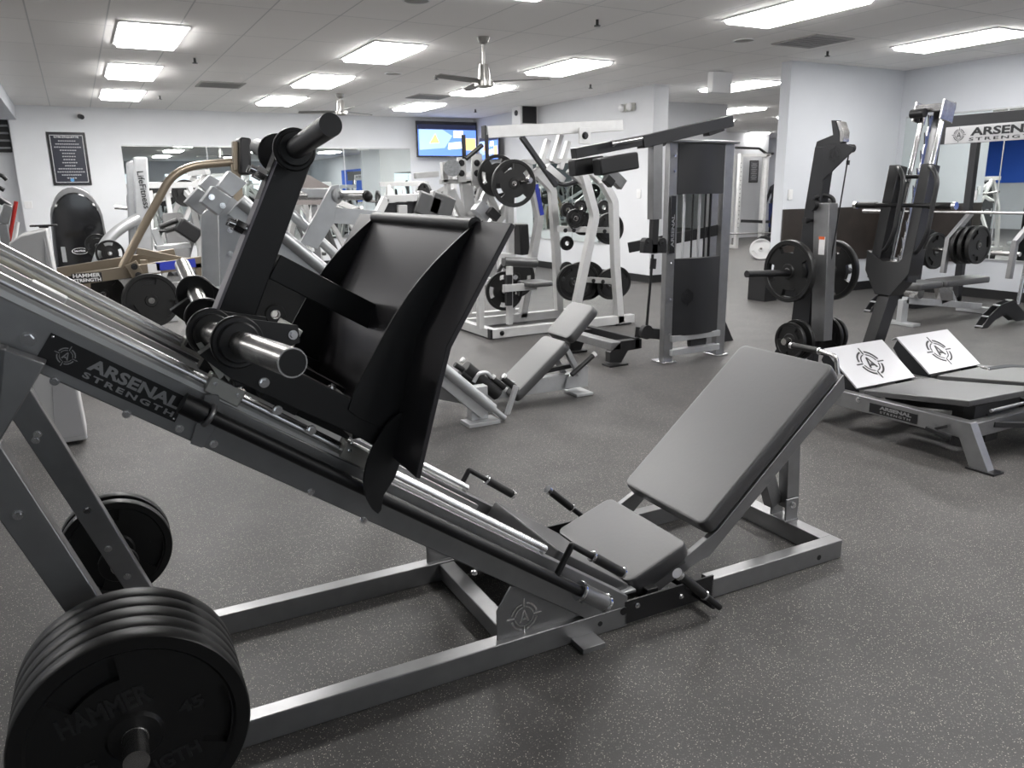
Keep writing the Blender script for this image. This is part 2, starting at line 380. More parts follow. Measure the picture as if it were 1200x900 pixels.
for i, x in enumerate((-2.6, 1.2, 5.0, 8.2)):
    bm = bmesh.new(); box(bm, (x, Y0+.01, 1.75), (2.6, .02, 1.3)); struct('window_%d' % (i+1), bm, WIN)
    bm = bmesh.new(); box(bm, (x, Y0+.02, 1.07), (2.8, .05, .06)); box(bm, (x, Y0+.02, 2.43), (2.8, .05, .06)); box(bm, (x, Y0+.03, 1.75), (.06, .05, 1.3)); struct('trim_%d' % (i+10), bm, WALLW)

# ceiling lights
EM = mat('lamp_diffuser', (.9, .9, .9), .5, emit=(1., .985, .97), es=LIGHT_POWER)
LB = None
def light(x, y, label):
    global LB
    if LB is None:
        LB = thing('ceiling_light', label, 'ceiling light', at=(0, 0, CEIL), group='recessed ceiling lights')
        with P('frame', WPL, LB) as bm:
            for a, b, c, d in ((0, .595, .6, .02), (0, -.595, .6, .02), (.292, 0, .02, 1.2), (-.292, 0, .02, 1.2)): box(bm, (a, b, -.006), (c, d, .014))
        with P('diffuser', EM, LB) as bm:  # glowing sides dropped below the frame, shaped to brighten the ceiling
            A = [bm.verts.new((a*.282, b*.585, 0)) for a, b in ((-1, -1), (1, -1), (1, 1), (-1, 1))]; B = [bm.verts.new((a*.262, b*.565, -.040)) for a, b in ((-1, -1), (1, -1), (1, 1), (-1, 1))]
            bm.faces.new(B)
            for i in range(4): bm.faces.new((A[i], A[(i+1) % 4], B[(i+1) % 4], B[i]))
            bm.faces.new(A[::-1])
        o = LB
    else: o = copy_tree(LB)
    o.location = (x, y, CEIL); o['label'] = label; return o
lamps = {(.85, 8.75): 'ceiling light nearest the camera in the leftmost row', (.85, 11.25): 'middle ceiling light of the leftmost row', (.85, 13.75): 'ceiling light above the gym rules poster, last of the leftmost row',
 (3.2, 8.75): 'ceiling light just left of the near ceiling fan', (3.2, 11.2): 'middle ceiling light of the second row from the left', (3.2, 13.7): 'farthest ceiling light of the second row, by the small far fan',
 (5.68, 8.85): 'ceiling light to the right of the near ceiling fan', (5.68, 11.25): 'ceiling light directly behind the near fan motor', (5.68, 13.8): 'ceiling light above the televisions',
 (5.78, 5.3): 'large ceiling light at the top edge of the photo, right of centre', (8.6, 5.6): 'ceiling light over the rack at the top right', (9.15, 9.4): 'ceiling light beyond the white partition above the cable tower',
 (11.9, 12.3): 'ceiling light in the far room under the soffit', (14.3, 12.6): 'small far ceiling light close to the alcove wall', (13.3, 14.6): 'farthest ceiling light in the room behind the partition', (12.3, 14.8): 'far ceiling light low beside the cable tower'}
for (x, y), l in lamps.items(): light(x, y, l)
for x in (-3.2, .85, 3.2, 5.68, 8.6):  # unseen lamps added for general light and fill behind the camera
    for y in (5.3 if x < 5 else None, 2.0 if x > 3 else None, -2.2 if x > 2 else None):
        if y is not None: light(x, y, 'recessed ceiling light over the floor outside the photo, added for illumination')
for x, y in ((-3.2, 9), (-3.2, 13), (17.5, 17.5), (10.5, 14.5), (14, 8.5), (12, 19), (17.5, 11), (14, 3)): light(x, y, 'recessed ceiling light over the floor outside the photo, added for illumination')  # more unseen lamps added to light the outer parts of the room

# ------------------------------------------------------------------ the leg press in the foreground
LP = Fr(.2, 1.935, -1.3)
lp = thing('leg_press', 'large grey and black angled leg press filling the foreground, name plate on its beam', 'leg press', LP)
SL = (0.8161, -0.5779)        # slope direction in (u,z): 35.3 degrees down
NL = (0.5779, 0.8161)
def on(s, n, v): return Vector((s*SL[0]+n*NL[0], v, s*SL[1]+n*NL[1]))      # s down the slope, n off it
def sn(u, z): return (u*SL[0]+z*SL[1], u*NL[0]+z*NL[1])
nb = sn(-.07, .906)[1]; nt_ = sn(-.003, .995)[1]      # underside / top of the main beams
nr = sn(.299, .831)[1]-.012                            # rod axis
s_end = sn(.971, .354)[0]; s_lo = sn(1.27, .06)[0]; s_hi = -1.32
VC = .33
for side in (0, 1):
    v0, v1 = (0, .055) if side == 0 else (.605, .66)
    vo = v0 if side == 0 else v1; sg = -1 if side == 0 else 1
    with P('base_rail', SIL, lp, .003) as bm: box(bm, ((-.2+1.27)/2, (v0+v1)/2, .038), (1.47, .055, .076))
    with P('rear_rail', SIL, lp, .003) as bm: box(bm, ((1.64+2.318)/2, (v0+v1)/2, .038), (.678, .055, .076))
    with P('link_rail', BLK, lp, .001) as bm: box(bm, (1.455, v0+.004 if side == 0 else v1-.004, .05), (.39, .008, .084))
    with P('inner_link', BLK, lp, .002) as bm: box(bm, (1.455, v1-.006 if side == 0 else v0+.006, .035), (.39, .01, .05))
    with P('main_beam', SIL, lp, .003) as bm:
        a = on(s_hi, nb, 0); b = on(s_lo-.12, nb, 0); c = (1.23, 0, .006); d = (1.272, 0, .02); e = (1.272, 0, .112); f = on(s_lo-.12, nt_, 0); g = on(s_hi, nt_, 0)
        slab(bm, [(p[0], p[2]) for p in (a, b, c, d, e, g)], v0+.001, v1-.001)
    with P('gusset_plate', SIL, lp, .001) as bm:
        vv = .028 if side == 0 else .632
        slab(bm, [(.79, .07), (.79, .176), (.841, .25), (1.0, .2), (1.2, .07)], vv-.004, vv+.004)
    with P('gusset_emblem', mat('emblem_bright', (.7, .7, .7), .2, 1.), lp) as bm:
        crosshair(bm, (.885, (.0235 if side == 0 else .0 + .627), .135), (1, 0, 0), (0, 0, 1), .062)
    with P('guide_rod', ROD, lp) as bm:
        vr = .03 if side == 0 else .63
        cyl(bm, on(s_hi, nr, vr), on(s_end, nr, vr), .0155, 20)
    with P('rod_support', ALU, lp, .001) as bm:
        a = on(s_hi, nt_+.008, vr); b = on(s_end-.02, nt_+.008, vr); bar(bm, a, b, .044, .016, (NL[0], 0, NL[1]))
        n0 = (nt_+.016+nr-.014)/2; a = on(s_hi, n0, vr); b = on(s_end-.02, n0, vr); bar(bm, a, b, .008, nr-.014-nt_-.014, (NL[0], 0, NL[1]))
    vi = vr+(.034 if side == 0 else -.034)
    with P('wear_strip', NYL, lp) as bm: bar(bm, on(s_hi+.02, nt_+.004, vi), on(-.69, nt_+.004, vi), .02, .008, (NL[0], 0, NL[1]))
    with P('wear_strip', NYL, lp) as bm: bar(bm, on(-.28, nt_+.003, v0+.008), on(-.05, nt_+.003, v0+.008), .012, .008, (NL[0], 0, NL[1]))
    with P('inner_channel', ALU, lp, .001) as bm:
        vi = vr+(.075 if side == 0 else -.075)
        bar(bm, on(s_hi, nt_-.012, vi), on(s_end+.03, nt_-.012, vi), .028, .024, (NL[0], 0, NL[1]))
    # sloping support legs
    with P('support_leg', SIL, lp, .003) as bm:
        vl = -.03 if side == 0 else .632
        slab(bm, [(-.402, .948), (-.145, .20), (-.04, .02), (-.13, .02), (-.215, .2), (-.46, .87), (-.48, .97)], vl-.024, vl+.024)
    with P('support_leg', SIL, lp, .003) as bm:
        vl = -.03 if side == 0 else .64
        slab(bm, [(-.295, 1.11), (-.40, .955), (-.455, .93), (-.50, 1.0), (-.385, 1.16)], vl-.027, vl+.022)
        if side == 0: slab(bm, [(-.36, 1.15), (-.40, .955), (-.455, .93), (-.56, 1.06), (-.5, 1.16)], vl-.027, vl+.022)
    # low release bar with turned-in stop handle
    with P('stop_bar', BLK, lp) as bm:
        vb = -.055 if side == 0 else .715
        t0 = Vector((-.01, vb, .967)); t1 = Vector((1.062, vb, .207)); cyl(bm, t0, t1, .017, 18)
        cyl(bm, t0-Vector((.03, 0, -.021)), t0+Vector((.015, 0, -.011)), .026, 18)
    with P('pivot_sleeve', SIL, lp) as bm:
        d = (t1-t0).normalized(); cyl(bm, t1-d*.02, t1+d*.10, .028, 24); cyl(bm, t1+d*.1, t1+d*.115, .02, 18)
        bar(bm, t1+d*.04+Vector((0, -sg*.02, -.01)), t1+d*.04+Vector((0, -sg*.055, -.012)), .06, .03)
    with P('sleeve_collar', CHR, lp) as bm: ring(bm, t1-d*.02, d, .033, .02, .014)
    with P('sleeve_collar', CHR, lp) as bm: ring(bm, t1+d*.097, d, .031, .02, .014)
    with P('sleeve_bracket', SIL, lp, .001) as bm:
        q = t0+d*.03; slab(bm, [(q.x-.045, q.z-.075), (q.x-.02, q.z-.09), (q.x+.035, q.z-.02), (q.x+.03, q.z+.035), (q.x, q.z+.04)], v0-.001 if side == 0 else v1-.001, (v0-.001 if side == 0 else v1)+sg*.012)
        ring(bm, q, d, .03, .018, .012)
    with P('stop_handle', BLK, lp) as bm:
        tube(bm, [(.955, vb, .288), (1.014, vb, .384), (1.09, vb, .327)], .0105, 12, .006)
    with P('grip', GRP, lp) as bm: cyl(bm, (1.09, vb, .327), (1.205, vb, .2415), .0165, 18)
    for q in ((1.09, .327), (1.207, .24)):
        with P('grip_collar', CHR, lp) as bm: ring(bm, (q[0], vb, q[1]), (.115, 0, -.0855), .0185, .004, .012, 20)
    # seat rail levers
    vh = -.10 if side == 0 else .76
    with P('seat_handle', BLK, lp) as bm: cyl(bm, (1.41, vh, .20), (1.59, vh, .02+.012), .0115, 14)
    with P('grip', GRP, lp) as bm: cyl(bm, (1.40, vh, .208), (1.515, vh, .101), .0165, 18)
    with P('grip_collar', CHR, lp) as bm: ring(bm, (1.518, vh, .098), (.115, 0, -.107), .0185, .009, .01, 20)
    with P('grip_cap', CHR, lp) as bm: cyl(bm, (1.408, vh, .2), (1.396, vh, .2115), .0185, 20)
    with P('plate_horn', STL, lp) as bm: cyl(bm, (-.222, vo, .385) if side == 0 else (-.24, vo, .30), (-.224, -.455, .385) if side == 0 else (-.24, 1.02, .30), .0245, 24)
    with P('horn_flange', BLK, lp) as bm:
        ring(bm, (-.222, vo+sg*.058, .385) if side == 0 else (-.24, vo+sg*.03, .3), (0, 1, 0), .06, .02, .012)
    with P('foot', SIL, lp, .001) as bm: box(bm, (1.09, vo-.035 if side == 0 else vo+.035, .009), (.085, .075, .018))
    for uz in (((-.324, 1.157), (-.288, 1.06), (-.008, .953), (-.05, .913), (.022, .863), (-.157, .965), (.245, .694), (.38, .583), (.706, .345))):
        if side == 0:
            with P('bolt', CHR, lp) as bm: boltm(bm, (uz[0], -.001 if uz[0] > -.2 else -.003, uz[1]), (0, -1, 0), .008 if uz[0] > -.3 else .013)
    for uz in ((-.393, .787), (-.219, .29), (-.30, .53), (-.26, .394), (-.40, .77)):
        vv = (-.055 if side == 0 else .607)
        if side == 1 or uz[0] == -.393 or uz[0] == -.30:
            with P('bolt', CHR, lp) as bm: boltm(bm, (uz[0], vv, uz[1]), (0, -1, 0), .009)
    for u_, z_ in ((1.31, .068), (1.50, .05), (1.56, .068)):
        with P('bolt', CHR, lp) as bm: boltm(bm, (u_, v0-.001, z_), (0, -1, 0), .008)
    with P('rail_hole', BLKD, lp) as bm: cyl(bm, (2.19, v0-.001, .03), (2.19, v0+.004, .03), .011, 16)
    with P('rail_hole', BLKD, lp) as bm: cyl(bm, (1.16, v0-.001, .04), (1.16, v0+.004, .04), .009, 16)
    with P('rail_hole', BLKD, lp) as bm: cyl(bm, (1.255, v0-.002, .06), (1.255, v0+.004, .06), .014, 16)
with P('cross_rail', SIL, lp, .003) as bm: box(bm, (2.285, .33, .038), (.066, .55, .076))
with P('cross_rail', SIL, lp, .003) as bm: box(bm, (.86, .33, .04), (.06, .55, .06))
with P('cross_rail', BLK, lp, .003) as bm: box(bm, (1.42, .33, .05), (.05, .55, .05))
with P('cross_rail', SIL, lp, .003) as bm: bar(bm, on(s_hi+.03, nt_-.05, .05), on(s_hi+.03, nt_-.05, .61), .08, .06)
with P('seat_cross_bar', BLK, lp) as bm: cyl(bm, (1.565, -.1, .045), (1.565, .76, .045), .014, 14)
with P('link_rail', SILL, lp, .001) as bm: box(bm, (1.315, .085, .083), (.07, .05, .01))
# stop spindle between the rails near the top
with P('stop_tube', STL, lp) as bm: cyl(bm, on(-1.1, nt_-.02, .36), on(-.62, nt_-.02, .36), .014, 16)
with P('stop_block', WPL, lp, .004) as bm: bar(bm, on(-.99, nt_+.0, .36), on(-.90, nt_+.0, .36), .06, .045, (NL[0], 0, NL[1]))
# name plate
A, B_, C_, D_ = (Vector((-.318, -.003, 1.111)), Vector((-.058, -.003, .93)), Vector((-.026, -.003, .987)), Vector((-.28, -.003, 1.167)))
with P('name_plate', BLKD, lp) as bm: prism(bm, [A, B_, C_, D_], (0, .004, 0))
ex = (B_-A).normalized(); ey = Vector((-ex.z, 0, ex.x)); Ln = (B_-A).length; hn = (D_-A).dot(ey)
o_ = A+Vector((0, -.0012, 0))
lettering('badge_lettering', 'ARSENAL', o_+ex*(Ln*.30)+ey*(hn*.42), ex, ey, Ln*.66, hn*.42, DECG, lp, .0006, .035)
lettering('badge_lettering', 'STRENGTH', o_+ex*(Ln*.30)+ey*(hn*.12), ex, ey, Ln*.66, hn*.2, DECG, lp, .0006, .03, 1.35)
with P('badge_emblem', DECG, lp) as bm: crosshair(bm, o_+ex*(Ln*.15)+ey*(hn*.52), ex, ey, hn*.36, .0006)
for a, b in ((.02, .1), (.98, .1), (.02, .9), (.98, .9)):
    with P('badge_screw', CHR, lp) as bm: dome(bm, o_+ex*(Ln*a)+ey*(hn*b), (0, -1, 0), .003, .0015)
# seat, hip pad, back pad
a = Vector((1.33, VC, .108)); b = Vector((1.595, VC, .201)); X = (b-a).normalized()
with P('seat_pad', VIN, lp) as bm: rpad(bm, (a+b)/2, X, (0, 1, 0), (b-a).length, .5, .078, .035, .012)
a2 = Vector((1.055, VC, .296)); b2 = Vector((1.345, VC, .092)); X2 = (b2-a2).normalized()
with P('hip_pad', VIN, lp) as bm: rpad(bm, (a2+b2)/2, X2, (0, 1, 0), (b2-a2).length, .5, .085, .02, .01)
a = Vector((1.657, VC, .25)); b = Vector((2.282, VC, .783)); X = (b-a).normalized(); N_ = Vector((-X.z, 0, X.x))
with P('back_pad', VIN, lp) as bm: rpad(bm, (a+b)/2, X, (0, 1, 0), (b-a).length, .5, .066, .035, .014)
for vv in (.085, .56):
    with P('back_frame', SIL, lp, .002) as bm:
        lo = (a-N_*.07); hi = (b-N_*.07)
        slab(bm, [(hi.x+.01, hi.z+.006), (lo.x+.03, lo.z+.02), (1.44, .07), (1.44, .03), (1.66, .115), (1.70, .12), (hi.x+.025, hi.z-.06)], vv-.005, vv+.02)
with P('back_frame_rung', SIL, lp, .002) as bm:
    for t in (.08, .92): q = a+(b-a)*t-N_*.085; bar(bm, q+Vector((0, -.235, 0)), q+Vector((0, .23, 0)), .06, .03, N_)
    bar(bm, (1.62, .1, .125), (1.62, .56, .125), .05, .03)
with P('back_strut', SIL, lp, .003) as bm:
    bar(bm, (2.30, .27, .13), (2.27, .27, .60), .05, .07, (1, 0, 0)); bar(bm, (2.24, .30, .14), (2.1, .3, .5), .05, .06, (1, 0, 0))
with P('strut_bracket', SIL, lp, .003) as bm: box(bm, (2.28, .235, .125), (.07, .008, .105)); box(bm, (2.28, .315, .125), (.07, .008, .105)); box(bm, (2.28, .275, .08), (.08, .09, .008))
with P('bolt', CHR, lp) as bm: boltm(bm, (2.28, .23, .15), (0, -1, 0), .012)

# ---- the sled
sled = None
with P('sled', BLK, lp, .002) as bm:
    for v in (-.085, .705):
        slab(bm, [(.005, 1.10), (.07, 1.035), (.356, .85), (.47, .76), (.52, .80), (.50, .86), (.362, .94), (.227, 1.03), (.06, 1.135)], v, v+.045)
    bar(bm, (.10, -.08, 1.04), (.10, .74, 1.04), .05, .05); bar(bm, (.38, -.04, .86), (.38, .70, .86), .05, .06)
    bar(bm, (.12, .33, 1.07), (.42, .33, .86), .07, .05); bar(bm, (.03, .16, 1.04), (.40, .16, .79), .05, .04); bar(bm, (.03, .50, 1.04), (.40, .50, .79), .05, .04)
    box(bm, (.2, .33, .93), (.1, .56, .03), Matrix.Rotation(radians(35.3), 3, 'Y'))
for o in lp.children:
    if o.name.startswith('sled') and o.type == 'MESH' and o.name == 'sled': sled = o
GP = smooth([(.722, 1.377), (.690, 1.362), (.649, 1.333), (.572, 1.268), (.505, 1.197), (.445, 1.115), (.39, 1.029), (.355, .97), (.335, .925)])+[(.36, .90), (.44, .85), (.505, .86), (.51, .958), (.534, 1.094), (.60, 1.2)]
for v in (-.09, .742):
    with P('footplate_gusset', BLK, sled, .0015) as bm: slab(bm, GP, v, v+.008)
with P('footplate', mat('charcoal_plate', (.05, .047, .052), .36, .35), sled, .002) as bm:
    pr = [(.710, 1.372), (.534, 1.095), (.505, 1.0), (.442, .785)]; th = .012
    q = [(x-.006, z+.004) for x, z in pr][::-1]
    slab(bm, [(x+.006, z-.002) for x, z in pr]+q, -.28, .94)
with P('top_tube', BLK, sled) as bm: cyl(bm, (.700, -.085, 1.366), (.700, .745, 1.366), .02, 18)
FN = smooth([(.5, .91), (.46, .902), (.43, .882), (.399, .845), (.371, .795), (.356, .735), (.360, .694), (.373, .661), (.389, .642)])+[ (.398, .651), (.407, .69), (.439, .731), (.468, .798), (.498, .88)]
for v in (-.112, .765):
    with P('lower_fin', BLK, sled, .001) as bm: slab(bm, FN, v, v+.008)
with P('post', BLK, sled, .003) as bm: bar(bm, (.10, .33, 1.03), (.345, .33, 1.565), .075, .095, (1, 0, 0))
with P('post_lit_side', mat('lit_side_grey', (.2, .19, .21), .4, .4), sled, .002) as bm: bar(bm, (.055, .33, 1.06), (.296, .33, 1.555), .078, .008, (1, 0, 0))  # light on this side of the black post, put in as grey colour
with P('brace', BLK, sled, .003) as bm: bar(bm, (.26, .33, 1.255), (.54, .33, 1.085), .06, .075, (0, 0, 1))
with P('weight_horn', STL, sled) as bm: cyl(bm, (.052, .11, 1.118), (.135, -.465, 1.139), .0295, 28)
with P('horn_cap', BLKD, sled) as bm: cyl(bm, (.1347, -.46, 1.139), (.1355, -.4665, 1.1391), .0265, 24)
with P('weight_horn', STL, sled) as bm: cyl(bm, (.09, .5, 1.09), (.089, 1.125, 1.206), .0265, 28)
for p_, ax in (((.056, .11, 1.119), (.083, -.575, .02)), ((.083, -.14, 1.131), (.083, -.575, .02)), ((.09, .55, 1.095), (0, .625, .116)), ((.092, .80, 1.14), (0, .625, .116))):
    with P('horn_ring', BLK, sled) as bm:
        ring(bm, p_, ax, .06, .026, .016); ring(bm, Vector(p_)+Vector(ax).normalized()*.012, ax, .047, .026, .014)
        c = Vector(p_); d = Vector(ax).normalized(); e = Vector((.80, 0, .02 if p_[1] < .3 else -.40)); e = (e-d*e.dot(d)).normalized(); f = d.cross(e)
        prism(bm, [c+e*.005+f*.056-d*.006, c+e*.14+f*.02-d*.006, c+e*.14-f*.02-d*.006, c+e*.0-f*.056-d*.006], d*.012)
    with P('ring_bolt', CHR, sled) as bm:
        boltm(bm, c+e*.125+d*.006, d, .009)
with P('clamp_block', PLT, sled, .002) as bm: box(bm, (.235, .67, 1.13), (.05, .11, .06), Matrix.Rotation(radians(35), 3, 'Y'))
with P('clamp_block', PLT, sled, .002) as bm: box(bm, (.215, -.015, 1.12), (.04, .10, .05), Matrix.Rotation(radians(35), 3, 'Y'))
for v, sgn in ((.22, -1), (.44, 1)):
    with P('top_ring', BLK, sled) as bm: ring(bm, (.322, v, 1.564), (0, 1, .1), .056, .02, .018); ring(bm, (.322, v+sgn*.014, 1.565), (0, 1, 0), .045, .02, .014)
    with P('top_horn', DRK, sled) as bm: cyl(bm, (.322, v, 1.564), (.331, -.125 if sgn < 0 else .785, 1.600), .0265, 28)
for z in (1.50, 1.36):
    for dv in (-.022, .022):
        with P('post_bolt', CHR, sled) as bm:
            uu = .051+(z-1.06)*.4868; cyl(bm, (uu-.045, .33+dv, z+.02), (uu+.01, .33+dv, z-.005), .011, 10); cyl(bm, (uu-.03, .33+dv, z+.013), (uu-.008, .33+dv, z), .018, 6)
for v in (.0, .60):
    for s_ in (sn(.056, .98)[0], sn(.372, .762)[0]):
        with P('bearing_block', PLT, sled, .003) as bm:
            vv = v+.03; bar(bm, on(s_-.045, nr+.004, vv), on(s_+.045, nr+.004, vv), .06, .045, (NL[0], 0, NL[1]))
        for a in (-.03, .03):
            with P('bearing_screw', CHR, sled) as bm: boltm(bm, on(s_+a, nr+.027, vv-.018), (NL[0], 0, NL[1]), .005)
            with P('bearing_screw', CHR, sled) as bm: boltm(bm, on(s_+a, nr+.01, v-.001), (0, -1, 0), .004)
for pts_ in (((230, 403), (236, 401), (265, 437), (258, 446)), ((246, 413), (252, 411), (279, 430), (268, 448))):
    with P('wiper_bracket', PLT, sled, .001) as bm: slab(bm, [tuple(LP.V(x, y, -.03))[::2] for x, y in pts_], -.03, -.026)
for u_, z_, v in ((.14, 1.02, -.087), (.26, .86, .0), (.18, .925, .0)):
    with P('sled_bolt', CHR, sled) as bm: boltm(bm, (u_, v, z_), (0, -1, 0), .010)
for u_, z_ in ((.227, 1.03), (.306, .98)):
    with P('sled_bolt', CHR, sled) as bm: boltm(bm, (u_, -.06, z_), (NL[0], 0, NL[1]), .009)
# plates on the storage horns
for i in range(5):
    o = plate(LP, (-.223, -.378+.0225+i*.0455, .385), 0, .225, .045, ['outermost black weight plate of the near stack, lower left corner', 'second black plate from the front of the near stack', 'third black plate from the front in the near stack', 'fourth black plate from the front in the near stack', 'innermost black weight plate of the near stack, against the leg'][i], 'black plates racked on the leg press near horn', spin=25+i*17)
    if i == 0: front_plate = o
for s, x, z, wd, ht, rt in (('HAMMER', -.115, .062, .17, .045, 0), ('STRENGTH', -.10, -.105, .2, .035, 0), ('45', -.13, -.035, .05, .028, 0), ('45', .09, -.0, .05, .028, 0)):
    ang = radians(-12); X = Vector((cos(ang), 0, -sin(ang))); Y = Vector((sin(ang), 0, cos(ang)))
    t = lettering('raised_lettering', s, X*x+Y*z+Vector((0, -.0158, 0)), X, Y, wd, ht, LET, front_plate, .0015, .03)
    t.matrix_parent_inverse = Matrix.Rotation(radians(-25), 4, 'Y')
for i in range(2):
    plate(LP, (-.243, .80+.07*i+.02, .30), 0, .172, .038, ['black weight plate behind the far leg of the leg press', 'black weight plate at the back of the far storage horn'][i], 'black plates on the leg press far horn', spin=40+i*30)

# ------------------------------------------------------------------ hip thrust stations on the right
def hip(x0, label, group_n, first):
    F = Fr(x0, 2.7, 0)
    t = thing('hip_thrust_machine', label, 'hip thrust machine', F)
    for k, u_ in enumerate((.03, .66)):
        with P('side_beam', SIL, t, .003) as bm:
            slab_ = [(.62, .24), (-.449, .241), (-.575, 0), (-.475, 0), (-.40, .15), (.56, .145), (.62, 0), (.70, 0), (.68, .2)]
            prism(bm, [(u_-.03, a, b) for a, b in slab_], (.06, 0, 0))
        with P('foot', BLKD, t, .002) as bm: box(bm, (u_, -.535, .006), (.09, .15, .012)); 
        with P('foot', BLKD, t, .002) as bm: box(bm, (u_, .66, .006), (.09, .12, .012))
    with P('cross_rail', SIL, t, .003) as bm: box(bm, (.345, -.42, .19), (.6, .06, .08))
    with P('cross_rail', SIL, t, .003) as bm: box(bm, (.345, .60, .17), (.6, .06, .08))
    with P('footplate', PLW, t, .002) as bm:
        prism(bm, [(.075, .30, .25), (.075, .56, .452), (.075, .553, .46), (.075, .293, .258)], (.55, 0, 0))
        prism(bm, [(.075, .56, .452), (.075, .553, .46), (.075, .59, .44), (.075, .59, .43)], (.55, 0, 0))
    for u_ in (.085, .595):
        with P('footplate_support', DRK, t, .002) as bm: prism(bm, [(u_, .305, .245), (u_, .555, .44), (u_, .58, .38), (u_, .50, .28), (u_, .36, .16), (u_, .30, .16)], (.02, 0, 0))
    with P('footplate_strut', DRK, t, .002) as bm: box(bm, (.345, .56, .32), (.06, .05, .24))
    X = Vector((1, 0, 0)); Y = Vector((0, .26, .202)).normalized()
    with P('footplate_emblem', BLKD, t) as bm: crosshair(bm, (.35, .4225, .3603), X, Y, .125, .0012)
    # hinged back board, free end raised
    with P('back_board', VIN2, t, .004) as bm:
        N_ = Vector((0, .155, 1)).normalized()
        prism(bm, [(.06, .235, .262), (.60, .24, .262), (.62, -.40, .345), (.50, -.45, .352), (.04, -.405, .345)], Vector((0, 0, -.032)))
    with P('board_frame', BLK, t, .003) as bm:
        box(bm, (.34, -.10, .245), (.40, .5, .05), Matrix.Rotation(radians(-8), 3, 'X')); box(bm, (.34, -.36, .255), (.42, .06, .09))
        box(bm, (.30, -.30, .16), (.12, .2, .16))
    with P('roller', SIL, t) as bm: cyl(bm, (.16, -.455, .285), (.56, -.455, .285), .009, 14)
    with P('lift_arm', DRK, t, .003) as bm: bar(bm, (.62, -.30, .26), (.62, -.55, .20), .05, .06); bar(bm, (.22, -.44, .2), (.60, -.55, .16), .03, .03)
    with P('pivot_wheel', BLK, t) as bm: cyl(bm, (.52, -.52, .17), (.58, -.52, .17), .07, 24)
    with P('pivot_wheel', BLK, t) as bm: cyl(bm, (.66, -.50, .19), (.70, -.50, .19), .05, 24)
    with P('foot_pedal', BLK, t, .002) as bm: bar(bm, (-.04, -.24, .17), (-.04, -.38, .15), .02, .02); bar(bm, (-.02, -.28, .17), (-.02, -.34, .20), .015, .015); cyl(bm, (-.03, -.36, .16), (-.03, -.36, .12), .012, 12)
    with P('bolt', CHR, t) as bm: boltm(bm, (-.001, .22, .215), (-1, 0, 0), .013)
    if first:
        with P('name_plate', BLKD, t) as bm: box(bm, (-.003, -.0+(.141-.158)/2-.0, .188), (.004, .30, .055))
        X = (0, -1, 0); Y = (0, 0, 1)
        lettering('badge_lettering', 'ARSENAL', (-.006, .075, .190), X, Y, .20, .021, DECG, t, .0004, .05); lettering('badge_lettering', 'STRENGTH', (-.006, .07, .169), X, Y, .19, .013, DECG, t, .0004, .02, 1.3)
        with P('handle', STL, t) as bm: tube(bm, [(0, .37, .24), (0, .38, .34), (0, .405, .445), (0, .50, .456), (0, .55, .456)], .014, 12, .03)
        with P('grip', GRP, t) as bm: cyl(bm, (0, .53, .456), (0, .735, .456), .020, 18)
        with P('grip_collar', CHR, t) as bm: ring(bm, (0, .53, .456), (0, 1, 0), .023, .01, .012); cyl(bm, (0, .735, .456), (0, .755, .456), .0215, 18)
    return t
hip(3.93, 'hip thrust bench nearer the leg press with a name plate on its side beam', None, True)
hip(4.63, 'hip thrust bench behind the other one, slanted white footplate partly overlapped', None, False)
st = thing('resistance_strap', 'dark strap with a buckle lying over the hip thrust boards', 'strap', at=(4.65, 2.45, .37))
with P('webbing', mat('strap_webbing', (.06, .065, .07), .8), st, .001) as bm:
    pts = [(-.06, .12, .02), (.05, .06, .035), (.16, -.02, .03), (.24, -.10, .0), (.28, -.16, -.08)]
    tube(bm, pts, 0, 4, .03, sq=(.05, .006))
with P('buckle', STL, st) as bm: ring(bm, (-.065, .13, .02), (.4, 0, 1), .03, .022, .006, 20)

# ------------------------------------------------------------------ T-bar style machine with plates on a side horn
TX = 4.68
T = Fr(TX, 4.0, 0)
def TU(x, y, du=0.): q = W0.U(x, y, TX+du); return Vector((du, q.y-4.0, q.z))
tm = thing('pendulum_machine', 'tall black post machine with an angled emblem head and plates on a low arm', 'strength machine', T)
with P('main_post', DRK, tm, .003) as bm:
    a = (TU(955, 172)+TU(964, 236))/2; prism(bm, [TU(955, 172, -.04), TU(971, 172, -.04), TU(961, 240, -.04), TU(946, 395, -.04), TU(925, 395, -.04), TU(942, 250, -.04)], (.08, 0, 0))
with P('rear_leg', DRK, tm, .003) as bm: bar(bm, (0, .02, .50), (0, .30, .02), .07, .07, (1, 0, 0))
with P('base_rail', DRK, tm, .003) as bm: box(bm, (0, .05, .035), (.08, .75, .07))
with P('cross_base', DRK, tm, .003) as bm: box(bm, (0, -.16, .035), (.62, .08, .07))
with P('head_plate', DRK, tm, .001) as bm: prism(bm, [TU(966, 170, -.045), TU(989, 168, -.045), TU(1000, 172, -.045), TU(999, 177, -.045), TU(963, 212, -.045)], (.012, 0, 0))
with P('head_plate', DRK, tm, .001) as bm: prism(bm, [TU(966, 170, .033), TU(989, 168, .033), TU(1000, 172, .033), TU(999, 177, .033), TU(963, 212, .033)], (.012, 0, 0))
q = TU(978, 181, -.046)
with P('head_emblem', BLKD, tm) as bm: crosshair(bm, q, (0, -1, 0), (0, 0, 1), .062, .001)
with P('cable_guard', DRK, tm, .002) as bm: prism(bm, [TU(955, 174, -.03), TU(957, 166, -.03), TU(976, 158, -.03), TU(974, 141, -.03), TU(979, 141, -.03), TU(986, 171, -.03)], (.06, 0, 0))
